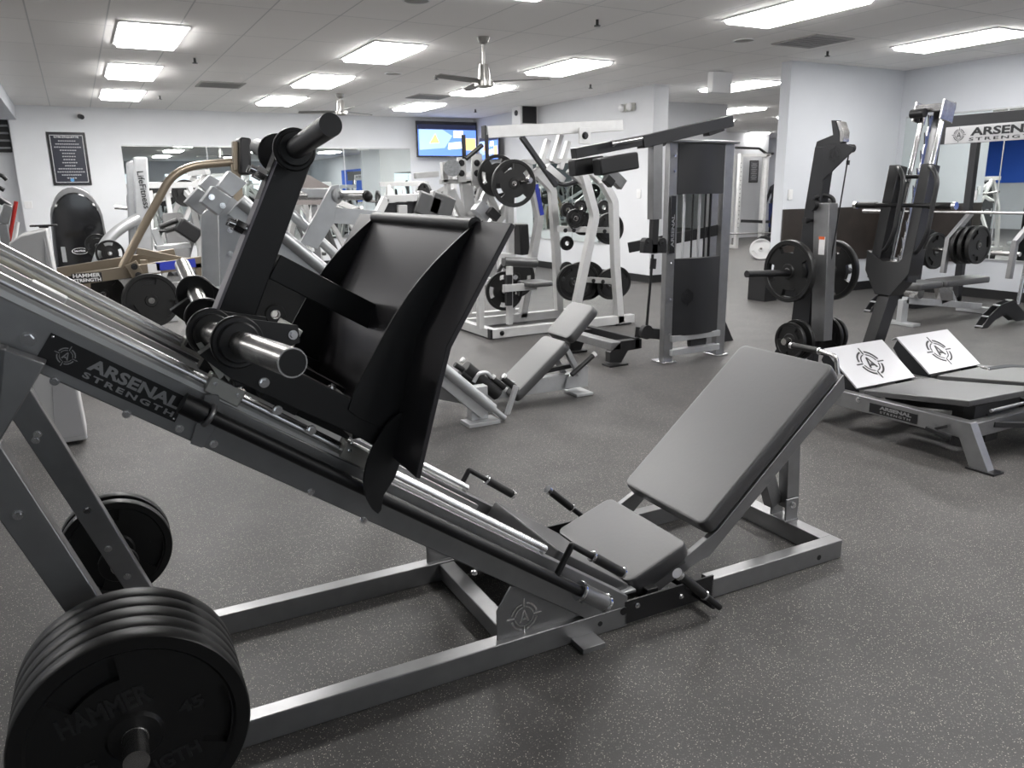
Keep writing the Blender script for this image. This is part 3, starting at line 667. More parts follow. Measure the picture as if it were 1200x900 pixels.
with P('guard_pad', STL, tm, .002) as bm: prism(bm, [TU(980, 142, -.03), TU(985, 143, -.03), TU(989, 155, -.03), TU(988, 166, -.03), TU(984, 167, -.03), TU(984, 155, -.03)], (.06, 0, 0))
with P('pulley', BLK, tm) as bm: c = TU(997, 174); cyl(bm, c+Vector((-.02, 0, 0)), c+Vector((.02, 0, 0)), .028, 20)
with P('cable', BLKD, tm) as bm: cyl(bm, TU(995, 178), TU(974, 305), .005, 8)
with P('cable_stop', BLK, tm) as bm: c = TU(994, 188); cyl(bm, c, c-Vector((0, 0, .03)), .012, 10)
with P('swing_arm', SIL, tm, .003) as bm: prism(bm, [TU(954, 238, -.05), TU(972, 238, -.05), TU(965, 400, -.05), TU(950, 400, -.05)], (.09, 0, 0))
with P('arm_pivot', BLK, tm) as bm: c = TU(960, 240); cyl(bm, c+Vector((-.09, 0, 0)), c+Vector((.09, 0, 0)), .04, 22)
with P('arm_handle', BLK, tm) as bm: c = TU(960, 240); tube(bm, [c+Vector((-.05, 0, .05)), c+Vector((-.0, -.06, .07)), c+Vector((.03, -.10, .04)), c+Vector((.03, -.10, -.1))], .015, 10, .03)
with P('arm_pin', BLK, tm) as bm: c = TU(956, 258); cyl(bm, c+Vector((-.11, 0, 0)), c+Vector((.11, 0, 0)), .012, 12)
with P('pin_knob', BLK, tm) as bm: cyl(bm, c+Vector((-.12, 0, 0)), c+Vector((-.085, 0, 0)), .022, 14)
with P('weight_horn', BLK, tm) as bm: c = Vector((0, 0, .84)); cyl(bm, (-.62, 0, .858), (.45, 0, .815), .0245, 20)
with P('warning_label', WPL, tm) as bm: c = TU(963, 288, -.052); box(bm, c, (.003, .05, .125))
with P('warning_label_band', ORG, tm) as bm: c = TU(963, 279, -.054); box(bm, c, (.003, .05, .02))
plate(T, (-.185, .012, .85), 90, .225, .05, 'large black plate on the front of the low side horn', 'plates on the post machine', spin=-60, win=4)
plate(T, (.27, .012, .83), 90, .225, .05, 'large black plate behind the grey swing arm', 'plates on the post machine', spin=20, win=4)
for i, (u_, v_, r) in enumerate(((-.25, -.1, .135), (-.18, -.1, .15), (.12, -.1, .15), (.19, -.1, .135))):
    plate(T, (u_, v_, .36), 90, r, .03, ['small black plate at the left foot of the post machine, outer one', 'small black plate at the left foot of the post machine, inner one', 'small black plate right of the grey arm base, inner one', 'small black plate right of the grey arm base, outer one'][i], 'small plates at the foot of the post machine', spin=i*40)
with P('low_horn', STL, tm) as bm: cyl(bm, (-.32, -.1, .36), (.28, -.1, .36), .024, 18)
with P('low_horn_post', DRK, tm, .003) as bm: bar(bm, (0, -.1, .03), (0, -.1, .37), .06, .06)

# ------------------------------------------------------------------ tall squat machine with guide rods
S = Fr(5.0, 3.52, 0)
def SV(x, y, Y=3.52): q = W0.V(x, y, Y); return Vector((q.x-5.0, Y-3.52, q.z))
sm = thing('squat_machine', 'tall leaning black squat machine with chrome guide rods, looped handles and side pegs', 'squat machine', S)
with P('lower_post', BLK, sm, .003) as bm: bar(bm, (-.29, 0, .02), SV(1047, 330), .09, .11, (1, 0, 0))
with P('base_rail', DRK, sm, .003) as bm: box(bm, (-.05, 0, .035), (.9, .09, .07))
with P('base_cross', DRK, sm, .003) as bm: box(bm, (.38, .1, .035), (.08, .4, .07))
with P('yoke', BLK, sm, .003) as bm:
    z = .0; a = SV(1035, 300); 
    prism(bm, [(-.10, .17, 1.0), (-.10, .17, .86), (-.12, .06, .70), (-.12, -.06, .70), (-.10, -.17, .86), (-.08, -.17, 1.02), (-.07, -.06, .93), (-.07, .06, .93)], (.14, 0, 0))
for Y in (3.64, 3.40):
    with P('carriage_upright', BLK, sm, .003) as bm:
        dY = Y-3.52; bar(bm, (-.04, dY, .80), (.085, dY, 1.575), .075, .10, (1, 0, 0))
    with P('guide_rod', CHR, sm) as bm: cyl(bm, (.02, dY*.62, .80), (.23, dY*.62, 1.93), .018, 16)
    with P('loop_handle', BLK, sm) as bm: tube(bm, [(.07, dY, 1.56), (-.02, dY-.08, 1.56), (-.05, dY-.15, 1.48), (-.10, dY-.15, 1.12), (-.08, dY-.08, 1.0), (.0, dY, 1.0)], .016, 12, .06)
with P('rack_strip', STL, sm, .001) as bm:
    p0 = Vector((.05, .0, .85)); p1 = Vector((.24, .0, 1.9)); d = (p1-p0).normalized(); n_ = Vector((-d.z, 0, d.x))
    prism(bm, [p0, p1, p1+n_*.03, p0+n_*.03], (0, .01, 0))
    for i in range(9): q = p0+(p1-p0)*(i/9+.04); prism(bm, [q+n_*.03, q+d*.05+n_*.03, q+d*.075+n_*.055], (0, .01, 0))
with P('back_beam', SIL, sm, .003) as bm: bar(bm, (.14, -.0, .80), (.30, -.0, 1.93), .06, .05, (1, 0, 0))
with P('top_plate', STL, sm, .004) as bm:
    bar(bm, (.22, -.10, 1.86), (.245, -.10, 1.99), .14, .012, (0, 1, 0)); bar(bm, (.22, .10, 1.86), (.245, .10, 1.99), .14, .012, (0, 1, 0)); bar(bm, (.17, 0, 1.95), (.32, 0, 1.96), .2, .05)
with P('top_bumper', BLK, sm) as bm: cyl(bm, (.14, .10, 1.92), (.14, -.0, 1.92), .03, 16)
for s, lab in ((1, 'a'), (-1, 'b')):
    with P('side_peg', BLK, sm) as bm: cyl(bm, (.0, s*.10, 1.31), (.0, s*.36, 1.31), .017, 16)
    with P('grip', GRP, sm) as bm: cyl(bm, (.0, s*.20, 1.31), (.0, s*.36, 1.31), .022, 16)
    with P('grip_cap', CHR, sm) as bm: cyl(bm, (.0, s*.36, 1.31), (.0, s*.385, 1.31), .025, 18)
with P('cross_pin', BLK, sm) as bm: cyl(bm, (.06, -.13, 1.50), (.06, .13, 1.50), .014, 12)
with P('cross_pin', BLK, sm) as bm: cyl(bm, (.0, -.13, 1.31), (.0, .13, 1.31), .014, 12)

# ------------------------------------------------------------------ rack with the maker's sign, bar and adjustable bench
RX = 8.75
R_ = Fr(RX, 4.9, 0)
rk = thing('smith_rack', 'dark rack with a silver name sign across its top beam at the right edge', 'weight rack', R_)
def RU(x, y, X=RX): q = W0.U(x, y, X); return Vector((X-RX, q.y-4.9, q.z))
zt = RU(1130, 137).z; zb = RU(1130, 170).z
with P('top_beam', DRK, rk, .003) as bm: box(bm, (0, -.15, (zt+zb)/2+.02), (.08, 2.15, zt-zb))
with P('top_rail', DRK, rk, .003) as bm: box(bm, (.75, -.15, 2.2), (.08, 2.15, .08))
for y in (.93, -1.2):
    with P('roof_beam', DRK, rk, .003) as bm: box(bm, (.4, y, 2.16), (.9, .08, .09))
    with P('rear_upright', DRK, rk, .003) as bm: box(bm, (.78, y, 1.1), (.08, .08, 2.16))
    with P('base_rail', DRK, rk, .003) as bm: box(bm, (.35, y, .04), (.9, .08, .08))
for y, yy in ((.93, 1.05), (-.27, -.27)):
    with P('arched_foot', DRK, rk, .002) as bm:
        pts = [(.15, .10), (-.1, .26), (-.32, .22), (-.50, .12), (-.60, 0), (-.5, 0), (-.38, .07), (-.2, .12), (0, .02), (.15, .02)]
        for d in (-.04, .035): prism(bm, [(a-.15, yy+d, b) for a, b in pts], (0, .008, 0))
    with P('foot_treads', SILL, rk, .001) as bm:
        for a, b in ((-.1, .25), (-.32, .215), (-.50, .115), (-.59, .02)): box(bm, (a-.15, yy, b), (.03, .07, .012))
with P('guide_rod', CHR, rk) as bm: cyl(bm, (-.25, -.36, .22), (-.05, -.36, 1.9), .022, 18)
with P('guide_rod', CHR, rk) as bm: cyl(bm, (-.15, -.44, .22), (.02, -.44, 1.9), .018, 18)
with P('front_upright', DRK, rk, .003) as bm: bar(bm, (-.2, -.5, .1), (.0, -.5, 2.1), .08, .1, (1, 0, 0))
with P('front_upright', DRK, rk, .003) as bm: bar(bm, (-.1, .93, .1), (.0, .93, 2.1), .08, .1, (1, 0, 0))
a = RU(1112, 149); b = RU(1112.5, 169.5)
with P('sign_panel', SIGNG, rk, .001) as bm: box(bm, (-.045, a.y-.60, (a.z+b.z)/2), (.01, 1.2, a.z-b.z-.01))
hz = a.z-b.z
lettering('sign_lettering', 'ARSENAL', (-.0515, a.y-.29, b.z+hz*.40), (0, -1, 0), (0, 0, 1), .78, hz*.46, DRK, rk, .001, .035)
lettering('sign_lettering', 'STRENGTH', (-.0515, a.y-.28, b.z+hz*.13), (0, -1, 0), (0, 0, 1), .74, hz*.17, DRK, rk, .001, .02, 1.35)
with P('sign_emblem', DRK, rk) as bm: crosshair(bm, (-.0515, a.y-.16, (a.z+b.z)/2), (0, -1, 0), (0, 0, 1), hz*.42, .001)
for i, (y, z, lean) in enumerate(((.62, .52, 0), (-.12, .55, 0))):
    with P('storage_arm', SIL, rk, .003) as bm: bar(bm, (.35, y, 1.12), (-.02, y, .83), .05, .06); bar(bm, (-.02, y, .85), (-.05, y, .45), .05, .06)
    with P('storage_horn', STL, rk) as bm: cyl(bm, (.1, y, .70), (.1, y+.3, .70), .024, 16)
plt_lab = ['black plate behind the squat machine on the rack arm', 'second black plate behind the squat machine on the rack arm', 'black plate hanging on the rack beside the sloping arm, left one', 'black plate hanging on the rack beside the sloping arm, middle one', 'black plate hanging on the rack beside the sloping arm, right one']
for i, (x, y) in enumerate(((1086, 290), (1096, 294), (1128, 288), (1137, 287), (1146, 287))):
    q = W0.U(x, y, 8.9+.0*i); plate(W0, (8.9, q.y, q.z), 0, .215, .045, plt_lab[i], 'plates stored on the rack', spin=i*33)
bb = thing('barbell', 'long steel barbell racked across the dark rack with black sleeves', 'barbell', Fr(8.35, 5.4, 0))
q0 = W0.U(1012, 247, 8.35); q1 = W0.U(1200, 252, 8.35)
with P('shaft', STL, bb) as bm: cyl(bm, (0, q0.y-5.4-.35, q0.z), (0, q1.y-5.4-.5, q0.z), .014, 14)
with P('sleeve', STL, bb) as bm: cyl(bm, (0, q0.y-5.4, q0.z), (0, q0.y-5.4-.40, q0.z), .025, 16)
bn = thing('adjustable_bench', 'black padded adjustable bench with silver frame in front of the rack mirror', 'bench', Fr(8.2, 5.2, 0))
def BV(x, y, dy=0.): q = W0.V(x, y, 5.2+dy); return Vector((q.x-8.2, dy, q.z))
with P('seat_pad', VIN2, bn) as bm: rpad(bm, (-.38, 0, .44), (1, 0, 0), (0, 1, 0), .42, .28, .07, .05, .02)
with P('back_pad', VIN2, bn) as bm: rpad(bm, (.27, 0, .44), (1, 0, 0), (0, 1, 0), .82, .28, .07, .05, .02)
with P('spine', SILL, bn, .003) as bm: bar(bm, (-.62, 0, .26), (.75, 0, .08), .06, .07)
with P('front_leg', SILL, bn, .003) as bm: box(bm, (-.63, 0, .14), (.10, .06, .26)); 
with P('front_foot', SILL, bn, .003) as bm: box(bm, (-.63, 0, .015), (.12, .36, .03))
with P('rear_foot', SILL, bn, .003) as bm: box(bm, (.76, 0, .04), (.10, .5, .07))
with P('pad_hinge', STL, bn, .002) as bm: prism(bm, [(-.1, -.03, .36), (.15, -.03, .36), (.2, -.03, .2), (.0, -.03, .17)], (0, .06, 0))
with P('seat_roller', STL, bn, .002) as bm: cyl(bm, (-.47, -.08, .33), (-.47, .08, .33), .06, 18)
with P('adjust_strut', SILL, bn, .002) as bm: bar(bm, (.15, .02, .36), (.35, .02, .13), .03, .03)

# ------------------------------------------------------------------ cable tower with lever arm
K = Fr(4.5, 5.05, 0)
ct = thing('cable_row_tower', 'grey cable tower with dark shroud and a long black lever arm with grips', 'cable machine', K)
for x_, yy in ((-.245, 0), (.345, 0)):
    with P('tower_upright', SIL, ct, .004) as bm: box(bm, (x_+.01, .03, .91), (.10, .06, 1.80))
    with P('upright_foot', CHR, ct, .004) as bm: box(bm, (x_, .04, .012), (.14, .17, .02))
with P('rear_upright', SIL, ct, .004) as bm: q = W0.V(836, 300, 5.35); box(bm, (q.x-4.5, .32, .91), (.16, .08, 1.80))
with P('rear_foot', CHR, ct, .004) as bm: box(bm, (q.x-4.5, .32, .012), (.2, .14, .02))
with P('top_cap', SIL, ct, .006) as bm:
    n = 10; pts = [(-.32, .38, 1.80), (-.32, -.03, 1.80)]+[(-.32+.76*i/n, -.03-.05*sin(pi*i/n), 1.80) for i in range(1, n)]+[(.44, -.03, 1.80), (.44, .38, 1.80)]; prism(bm, pts, (0, 0, .022))
def shroud(z0, z1, name, z_in=0):
    with P(name, DRK, ct, .002) as bm:
        n = 10; pts = [(-.20+.50*i/n, -.005-.05*sin(pi*i/n), z0) for i in range(n+1)]; prism(bm, pts+[(.30, .02, z0), (-.20, .02, z0)], (0, 0, z1-z0))
shroud(1.40, 1.795, 'upper_shroud'); shroud(.23, .88, 'lower_shroud')
with P('shroud_emblem', BLKD, ct) as bm: crosshair(bm, (-.08, -.048, .56), (1, -.12, 0), (0, 0, 1), .075, .002)
with P('base_rail', SILL, ct, .003) as bm: box(bm, (.05, .0, .21), (.54, .06, .05))
with P('base_rail', SILL, ct, .003) as bm: box(bm, (.05, .0, .09), (.54, .06, .05))
with P('base_pulley', BLK, ct) as bm: cyl(bm, (.12, .02, .15), (.12, .07, .15), .09, 24); 
for x_ in (-.03, .14):
    with P('stack_rod', SILL, ct) as bm: cyl(bm, (x_, .1, .2), (x_, .1, 1.5), .012, 14)
for x_ in (.045, .185, .24):
    with P('lift_cable', BLKD, ct) as bm: cyl(bm, (x_, .08, .3), (x_, .08, 1.5), .008 if x_ < .2 else .012, 8)
with P('name_plate', BLKD, ct, .004) as bm: box(bm, (-.245, -.018, 1.16), (.055, .004, .46))
lettering('badge_lettering', 'ARSENAL', (-.229, -.0205, .98), (0, 0, 1), (-1, 0, 0), .26, .032, DECG, ct, .0004, .03).rotation_euler = (0, 0, 0)
for z in (1.70, 1.58, .85, .55, .26):
    with P('bolt', CHR, ct) as bm: boltm(bm, (-.245, -.016, z), (0, -1, 0), .008)
with P('weight_stack_edge', BLK, ct) as bm: box(bm, (.05, .09, .55), (.40, .12, .62))
# pivoting arm post, lever and grips
def KV(x, y, Y=4.72): q = W0.V(x, y, Y); return Vector((q.x-4.5, Y-5.05, q.z))
with P('arm_post', SIL, ct, .003) as bm: a = KV(768, 168); b = KV(767, 257); bar(bm, a, b, .085, .07, (0, 1, 0))
with P('arm_post_lower', BLK, ct, .003) as bm: bar(bm, KV(767, 255), KV(765, 297), .055, .05, (0, 1, 0))
for px in ((757, 284), (774, 284), (757, 167), (774, 166)):
    with P('link_pivot', BLK, ct) as bm: c = KV(*px); cyl(bm, c+Vector((0, -.03, 0)), c+Vector((0, .03, 0)), .035, 18); boltm(bm, c+Vector((0, -.032, 0)), (0, -1, 0), .009)
with P('link_body', BLK, ct, .003) as bm: bar(bm, KV(752, 291), KV(779, 291), .05, .07)
with P('arm_cable', BLKD, ct) as bm: cyl(bm, KV(765, 298), KV(757, 392), .011, 10)
with P('cable_stop', BLK, ct) as bm: cyl(bm, KV(766, 303), KV(765, 315), .024, 12)
with P('lever_arm', DRK, ct, .003) as bm: bar(bm, KV(750, 167), KV(855, 142), .09, .085, (0, 0, 1)); bar(bm, KV(672, 180), KV(756, 164), .07, .07, (0, 0, 1))
with P('lever_end_bracket', BLK, ct, .003) as bm: bar(bm, KV(827, 155), KV(845, 149), .07, .06)
for px, px2, Y in (((670, 197), (704, 192), 4.80), ((699, 196), (744, 188), 4.62)):
    with P('padded_roller', BLK, ct, .012) as bm: bar(bm, KV(*px, Y), KV(*px2, Y), .10, .115, (0, 0, 1))
with P('chrome_grip', CHR, ct) as bm: cyl(bm, KV(718, 168, 4.62), KV(752, 162, 4.62), .014, 14)
with P('chrome_grip_end', CHR, ct) as bm: cyl(bm, KV(716, 168.5, 4.62), KV(720, 167.7, 4.62), .021, 14)
with P('guard_strut', SIL, ct, .003) as bm: bar(bm, KV(704, 192, 4.9), KV(729, 217, 4.9), .08, .06, (0, 1, 0)); 
with P('strut_pad', BLK, ct, .003) as bm: bar(bm, KV(709, 208, 4.85), KV(717, 216, 4.85), .06, .05, (0, 1, 0))
with P('support_beam', BLK, ct, .003) as bm: bar(bm, (-.30, .5, .95), (.34, .05, 1.10), .05, .09)
with P('low_pulley', BLK, ct) as bm: c = KV(757, 389); cyl(bm, c+Vector((0, -.02, 0)), c+Vector((0, .02, 0)), .055, 20)
with P('low_link', BLK, ct, .003) as bm: bar(bm, (-.42, .22, .26), (-.24, .10, .24), .06, .09)
# foot rest in front of the tower
def KF(Y, *px): return [(W0.V(x, y, Y).x-4.5, Y-5.05, W0.V(x, y, Y).z) for x, y in px]
with P('foot_rest_leg', BLK, ct, .002) as bm: prism(bm, KF(5.2, (715, 425), (728, 425), (736, 411), (752, 408), (752, 397), (728, 400), (715, 413)), (0, .07, 0))
with P('foot_rest_leg', BLK, ct, .002) as bm: prism(bm, KF(5.85, (668, 411), (681, 410), (686, 398), (703, 394), (703, 385), (678, 387), (668, 399)), (0, .07, 0))
a = KF(5.2, (722, 407))[0]; b = KF(5.9, (678, 390))[0]
with P('foot_rest_tube', SIL, ct, .006) as bm: bar(bm, (a[0], a[1]-.0, a[2]+.01), (a[0], b[1]+.03, a[2]+.01), .10, .07)
a = KF(5.2, (747, 402))[0]
with P('foot_rest_rail', BLK, ct, .003) as bm: bar(bm, (a[0], a[1], a[2]), (a[0], b[1]+.03, a[2]), .05, .09)
for Y, x_, y_ in ((5.2, 721, 427), (5.85, 674, 412)):
    with P('foot_rest_pad', BLKD, ct, .002) as bm: q = KF(Y, (x_, y_))[0]; box(bm, (q[0]+.02, q[1]+.03, .008), (.19, .12, .016))
with P('rear_stabiliser', BLK, ct, .002) as bm: prism(bm, KF(5.5, (845, 380), (850, 376), (861, 402), (845, 404)), (0, .05, 0)); 

# ------------------------------------------------------------------ silver linear leg press behind the first one
G = Fr(1.7, 4.3, -1.3)
g = thing('leg_press', 'silver linear leg press behind the black one, round rollers by its small seat', 'leg press', G)
def GV(x, y, v=.15): return G.V(x, y, v)
a = GV(591, 490, -.02); b = GV(300, 250, -.02); d = (a-b).normalized(); n_ = Vector((-d.z, 0, d.x))
for v in (-.02, .58):
    sh = Vector((0, v+.02, 0))
    with P('rail_tube', SILL, g) as bm: cyl(bm, a+sh-d*.11, b+sh-d*.1, .034, 18)
    with P('rail_end', SILL, g) as bm: cyl(bm, a+sh+d*.0, a+sh-d*.12, .02, 14)
    with P('rail_beam', SILL, g, .003) as bm: bar(bm, a+sh-d*.12-n_*.05+Vector((0, .03, 0)), b+sh-d*.1-n_*.05+Vector((0, .03, 0)), .05, .09, n_)
with P('front_post', SILL, g, .003) as bm: box(bm, (.41, .06, .12), (.12, .07, .24))
with P('front_foot', SILL, g, .002) as bm: box(bm, (.41, .02, .012), (.22, .14, .024))
with P('foot_beam', SIL, g, .003) as bm: bar(bm, (.40, .10, .16), (-.15, .12, .34), .08, .11)
with P('seat_rail', SILL, g, .003) as bm: bar(bm, (.50, .37, .10), (1.38, .37, .10), .07, .11)
with P('rear_foot', SILL, g, .003) as bm: bar(bm, (1.28, .33, .012), (1.42, .33, .012), .18, .02)
with P('rear_bracket', SILL, g, .003) as bm: prism(bm, [(1.22, .31, .06), (1.24, .31, .13), (1.37, .31, .22), (1.42, .31, .20), (1.42, .31, .05)], (0, .02, 0))
a1 = GV(640, 445, .20); vc = .37
p0 = G.V(600, 468, .22); p1 = G.V(664, 402, .22); p2 = G.V(697, 362, .22)
X = (p1-p0).normalized()
with P('seat_pad', VIN2, g) as bm: rpad(bm, ((p0.x+p1.x)/2, vc, (p0.z+p1.z)/2+.02), X, (0, 1, 0), (p1-p0).length*.98, .32, .07, .04, .02)
X = (p2-p1).normalized()
with P('back_pad', VIN2, g) as bm: rpad(bm, ((p2.x+p1.x)/2, vc, (p2.z+p1.z)/2+.03), X, (0, 1, 0), (p2-p1).length*.98, .32, .07, .05, .02)
with P('pad_strut', SILL, g, .002) as bm: bar(bm, (p1.x+.02, .25, p1.z-.06), (1.32, .28, .16), .03, .04)
with P('pad_strut', SIL, g, .002) as bm: bar(bm, (p1.x-.0, .45, p1.z-.08), (1.28, .42, .14), .03, .04)
with P('adjust_lever', BLK, g) as bm: cyl(bm, (1.22, .22, .18), (1.40, .22, .30), .018, 12)
with P('lever_tip', WPL, g) as bm: cyl(bm, (1.40, .22, .30), (1.42, .22, .313), .02, 12)
with P('lock_bar', BLK, g, .002) as bm: bar(bm, (1.0, .33, .20), (1.3, .33, .22), .03, .03)
for i, (x0_, y0_, x1_, y1_, r) in enumerate(((533, 427, 548, 437, .018), (545, 430, 583, 462, .045), (572, 440, 592, 455, .022), (588, 442, 604, 455, .022), (540, 436, 560, 450, .035))):
    with P('grip_roller', GRP, g) as bm: cyl(bm, G.V(x0_, y0_, .24), G.V(x1_, y1_, .24), r, 18)
for x_, y_ in ((541, 421), (590, 440), (591, 455), (577, 441)):
    with P('roller_cap', WPL, g) as bm: c = G.V(x_, y_, .23); cyl(bm, c, c+Vector((.012, 0, -.01)), .018, 14)
with P('seat_handle', SILL, g) as bm: tube(bm, [G.V(555, 448, .2), G.V(560, 438, .2), G.V(570, 436, .2), G.V(576, 442, .2)], .014, 10, .02)
with P('stop_link', SILL, g, .002) as bm: bar(bm, G.V(594, 486, .12), G.V(605, 452, .12), .03, .03, (0, 1, 0))
# carriage and tower
with P('rear_tower', SILL, g, .003) as bm:
    def T2(v, *px): return [tuple(G.V(x, y, v))[::2] for x, y in px]
    slab(bm, T2(.10, (272, 231), (297, 250), (300, 352), (259, 352), (256, 254)), .10, .15)
    slab(bm, T2(.40, (262, 232), (290, 250), (290, 352), (238, 352), (236, 252)), .40, .45)
with P('tower_head', SILL, g, .004) as bm: slab(bm, T2(.06, (250, 218), (272, 232), (257, 253), (236, 237)), .06, .20)
with P('tower_head', SILL, g, .004) as bm: slab(bm, T2(.36, (232, 220), (250, 232), (236, 252), (217, 237)), .36, .48)
with P('tower_motor_box', SILL, g, .004) as bm: slab(bm, T2(.22, (269, 200), (290, 214), (272, 231), (256, 218)), .22, .34)
with P('tower_motor_box', SILL, g, .004) as bm: slab(bm, T2(.50, (246, 205), (262, 214), (246, 228), (234, 217)), .50, .60)
with P('tower_brace', SILL, g, .003) as bm: bar(bm, (-1.2, .35, .92), (-.95, .35, .92), .5, .05)
for x_, y_ in ((271, 256), (271, 270), (248, 231), (261, 241), (285, 270), (271, 298)):
    with P('bolt', CHR, g) as bm: q = G.V(x_, y_, .055); boltm(bm, (q.x, .055 if y_ < 252 else .095, q.z), (0, -1, 0), .012)
with P('brand_decal', BLKD, g) as bm:
    c = GV(343, 298, .12); ex = d; prism(bm, [c-ex*.09-n_*.035, c+ex*.09-n_*.035, c+ex*.09+n_*.035, c-ex*.09+n_*.035], (0, .002, 0))
N3 = Vector((0, -1, 0))
lettering('decal_lettering', 'HAMMER', c-ex*.08+n_*.002+Vector((0, -.001, 0)), ex, n_, .16, .026, DEC, g, .0004, .03)
lettering('decal_lettering', 'STRENGTH', c-ex*.08-n_*.03+Vector((0, -.001, 0)), ex, n_, .16, .022, DEC, g, .0004, .03)
for v in (-.02, .26):
    with P('carriage_arm', SILL, g, .003) as bm:
        slab(bm, [tuple(G.V(x, y, v))[::2] for x, y in ((352, 285), (388, 218), (398, 216), (392, 260), (372, 292))], v, v+.03)
with P('carriage_crossbar', SILL, g, .003) as bm: bar(bm, G.V(350, 226, .3), G.V(395, 226, .0), .05, .05)
with P('weight_horn', STL, g) as bm: cyl(bm, G.V(345, 229, .3), G.V(428, 229, -.1), .026, 20)
with P('horn_ring', SILL, g) as bm: ring(bm, G.V(395, 229, .0), (.4, -.4, 0), .045, .02, .02)
with P('horn_knob', BLK, g) as bm: c = G.V(430, 230, -.1); dome(bm, c, (.4, -.4, 0), .032, .032, 16, 6); dome(bm, c, (-.4, .4, 0), .032, .02, 16, 4)
with P('carriage_beam', SILL, g, .003) as bm: bar(bm, G.V(385, 252, .2), G.V(445, 256, .2), .05, .09)
with P('carriage_tube', SILL, g) as bm: cyl(bm, G.V(330, 240, .12), G.V(395, 300, .12), .028, 16)
o = plate(G, (G.V(322, 368, -.05).x, -.05, G.V(322, 368, -.05).z), 0, .225, .045, 'large black plate behind the chrome horn, partly hidden by the black post', None, spin=10)

# ------------------------------------------------------------------ white hammer pulldown machine in the middle
YN = 6.85; YF = 7.6
H_ = Fr(4.4, YN, 0)
hm = thing('pulldown_machine', 'white plate loaded pulldown machine with splayed legs in the middle of the room', 'strength machine', H_)
def HV(x, y, Y=YN): q = W0.V(x, y, Y); return Vector((q.x-4.4, Y-YN, q.z))
def leg(pts, Y, w_=.08):
    with P('frame_leg', WHT, hm, .003) as bm:
        q = [HV(x, y, Y) for x, y in pts]; tube(bm, q, 0, 4, .05, sq=(w_, w_))
leg([(682, 198), (697, 253), (669, 388)], YN); leg([(706, 212), (719, 236), (721, 310), (726, 378)], YN)
leg([(618, 193), (632, 255), (612, 372)], YF); leg([(626, 200), (647, 222), (652, 300), (655, 364)], YF)
with P('base_rail', WHT, hm, .003) as bm: a = HV(575, 390); b = HV(741, 376); box(bm, ((a.x+b.x)/2, 0, .06), (b.x-a.x, .08, .09))
with P('base_rail', WHT, hm, .003) as bm: box(bm, ((a.x+b.x)/2-.1, .75, .06), (b.x-a.x, .08, .09))
with P('base_rail', WHT, hm, .003) as bm: box(bm, (a.x+.02, .4, .06), (.08, .75, .09)); 
with P('rubber_foot', BLKD, hm, .003) as bm: box(bm, (a.x-.01, 0, .06), (.02, .085, .095))
with P('rubber_foot', BLKD, hm, .003) as bm: box(bm, (b.x-.15, 0, .012), (.2, .1, .02))
with P('base_bolt', BLKD, hm) as bm: c = HV(586, 389); boltm(bm, (c.x, -.042, .06), (0, -1, 0), .02)
for y1_, y2_ in ((268, 270), (325, 330)):
    with P('storage_rail', WHT, hm, .003) as bm: bar(bm, HV(653, y1_, 7.25), HV(722, y2_, YN+.06), .04, .06)
with P('top_arm', WHT, hm, .003) as bm: bar(bm, HV(570, 155, 7.0), HV(728, 147, 7.0), .07, .11)
with P('top_cross', WHT, hm, .003) as bm: bar(bm, HV(610, 190, 7.3), HV(706, 187, 7.0), .05, .05)
for x_ in (543, 570):
    with P('hanging_handle', BLK, hm) as bm: cyl(bm, HV(x_, 158, 6.9), HV(x_+1, 186, 6.9), .02, 10)
with P('angled_handle', BLK, hm) as bm: cyl(bm, HV(546, 186, 6.85), HV(565, 170, 6.85), .022, 12)
with P('pivot_plate', WHT, hm, .003) as bm: a = HV(685, 159, 6.9); box(bm, a, (.14, .02, .16))
with P('pivot_bolt', BLKD, hm) as bm: boltm(bm, (a.x, a.y-.012, a.z), (0, -1, 0), .03)
for x_, y_ in ((662, 270), (672, 270), (708, 271), (660, 327), (670, 328), (695, 329), (706, 330), (722, 272), (724, 328)):
    with P('rail_bolt', BLKD, hm) as bm: q = HV(x_, y_, 6.84); boltm(bm, (q.x, q.y-.01, q.z), (0, -1, 0), .018)
with P('top_band', BLK, hm, .002) as bm: bar(bm, HV(566, 155, 7.0), HV(568, 155, 7.0), .08, .12)
for x_, y_ in ((640, 178), (655, 172), (664, 180)):
    with P('upper_bracket', WHT, hm, .003) as bm: bar(bm, HV(x_-8, y_+18, 7.15), HV(x_+2, y_-14, 7.15), .05, .06, (0, 1, 0))
with P('diagonal_arm', DRK, hm, .003) as bm: bar(bm, HV(611, 160, 7.0), HV(652, 218, 7.0), .045, .05, (0, 1, 0))
with P('press_handle', DRK, hm) as bm: tube(bm, [HV(655, 215, 7.0), HV(662, 217, 6.95), HV(680, 212, 6.9)], .022, 12, .03)
with P('weight_arm', WHT, hm, .003) as bm: bar(bm, HV(640, 195, 7.0), HV(660, 212, 7.0), .06, .07); bar(bm, HV(600, 230, 7.2), HV(640, 190, 7.2), .05, .06)
with P('weight_horn', STL, hm) as bm: cyl(bm, HV(603, 213, 7.2), HV(622, 211, 6.9), .025, 14)
for i, (x_, y_) in enumerate(((692, 203), (666, 200))):
    with P('linkage_plate', WHT, hm, .003) as bm: bar(bm, HV(x_, y_, 6.9), HV(x_+18, y_+18, 6.9), .04, .07, (0, 1, 0))
with P('seat_post', WHT, hm, .003) as bm: bar(bm, HV(597, 380), HV(597, 312), .05, .06, (0, 1, 0))
with P('seat_slide', BLK, hm, .002) as bm: bar(bm, HV(596, 358, 6.8), HV(596, 322, 6.8), .06, .05, (0, 1, 0))
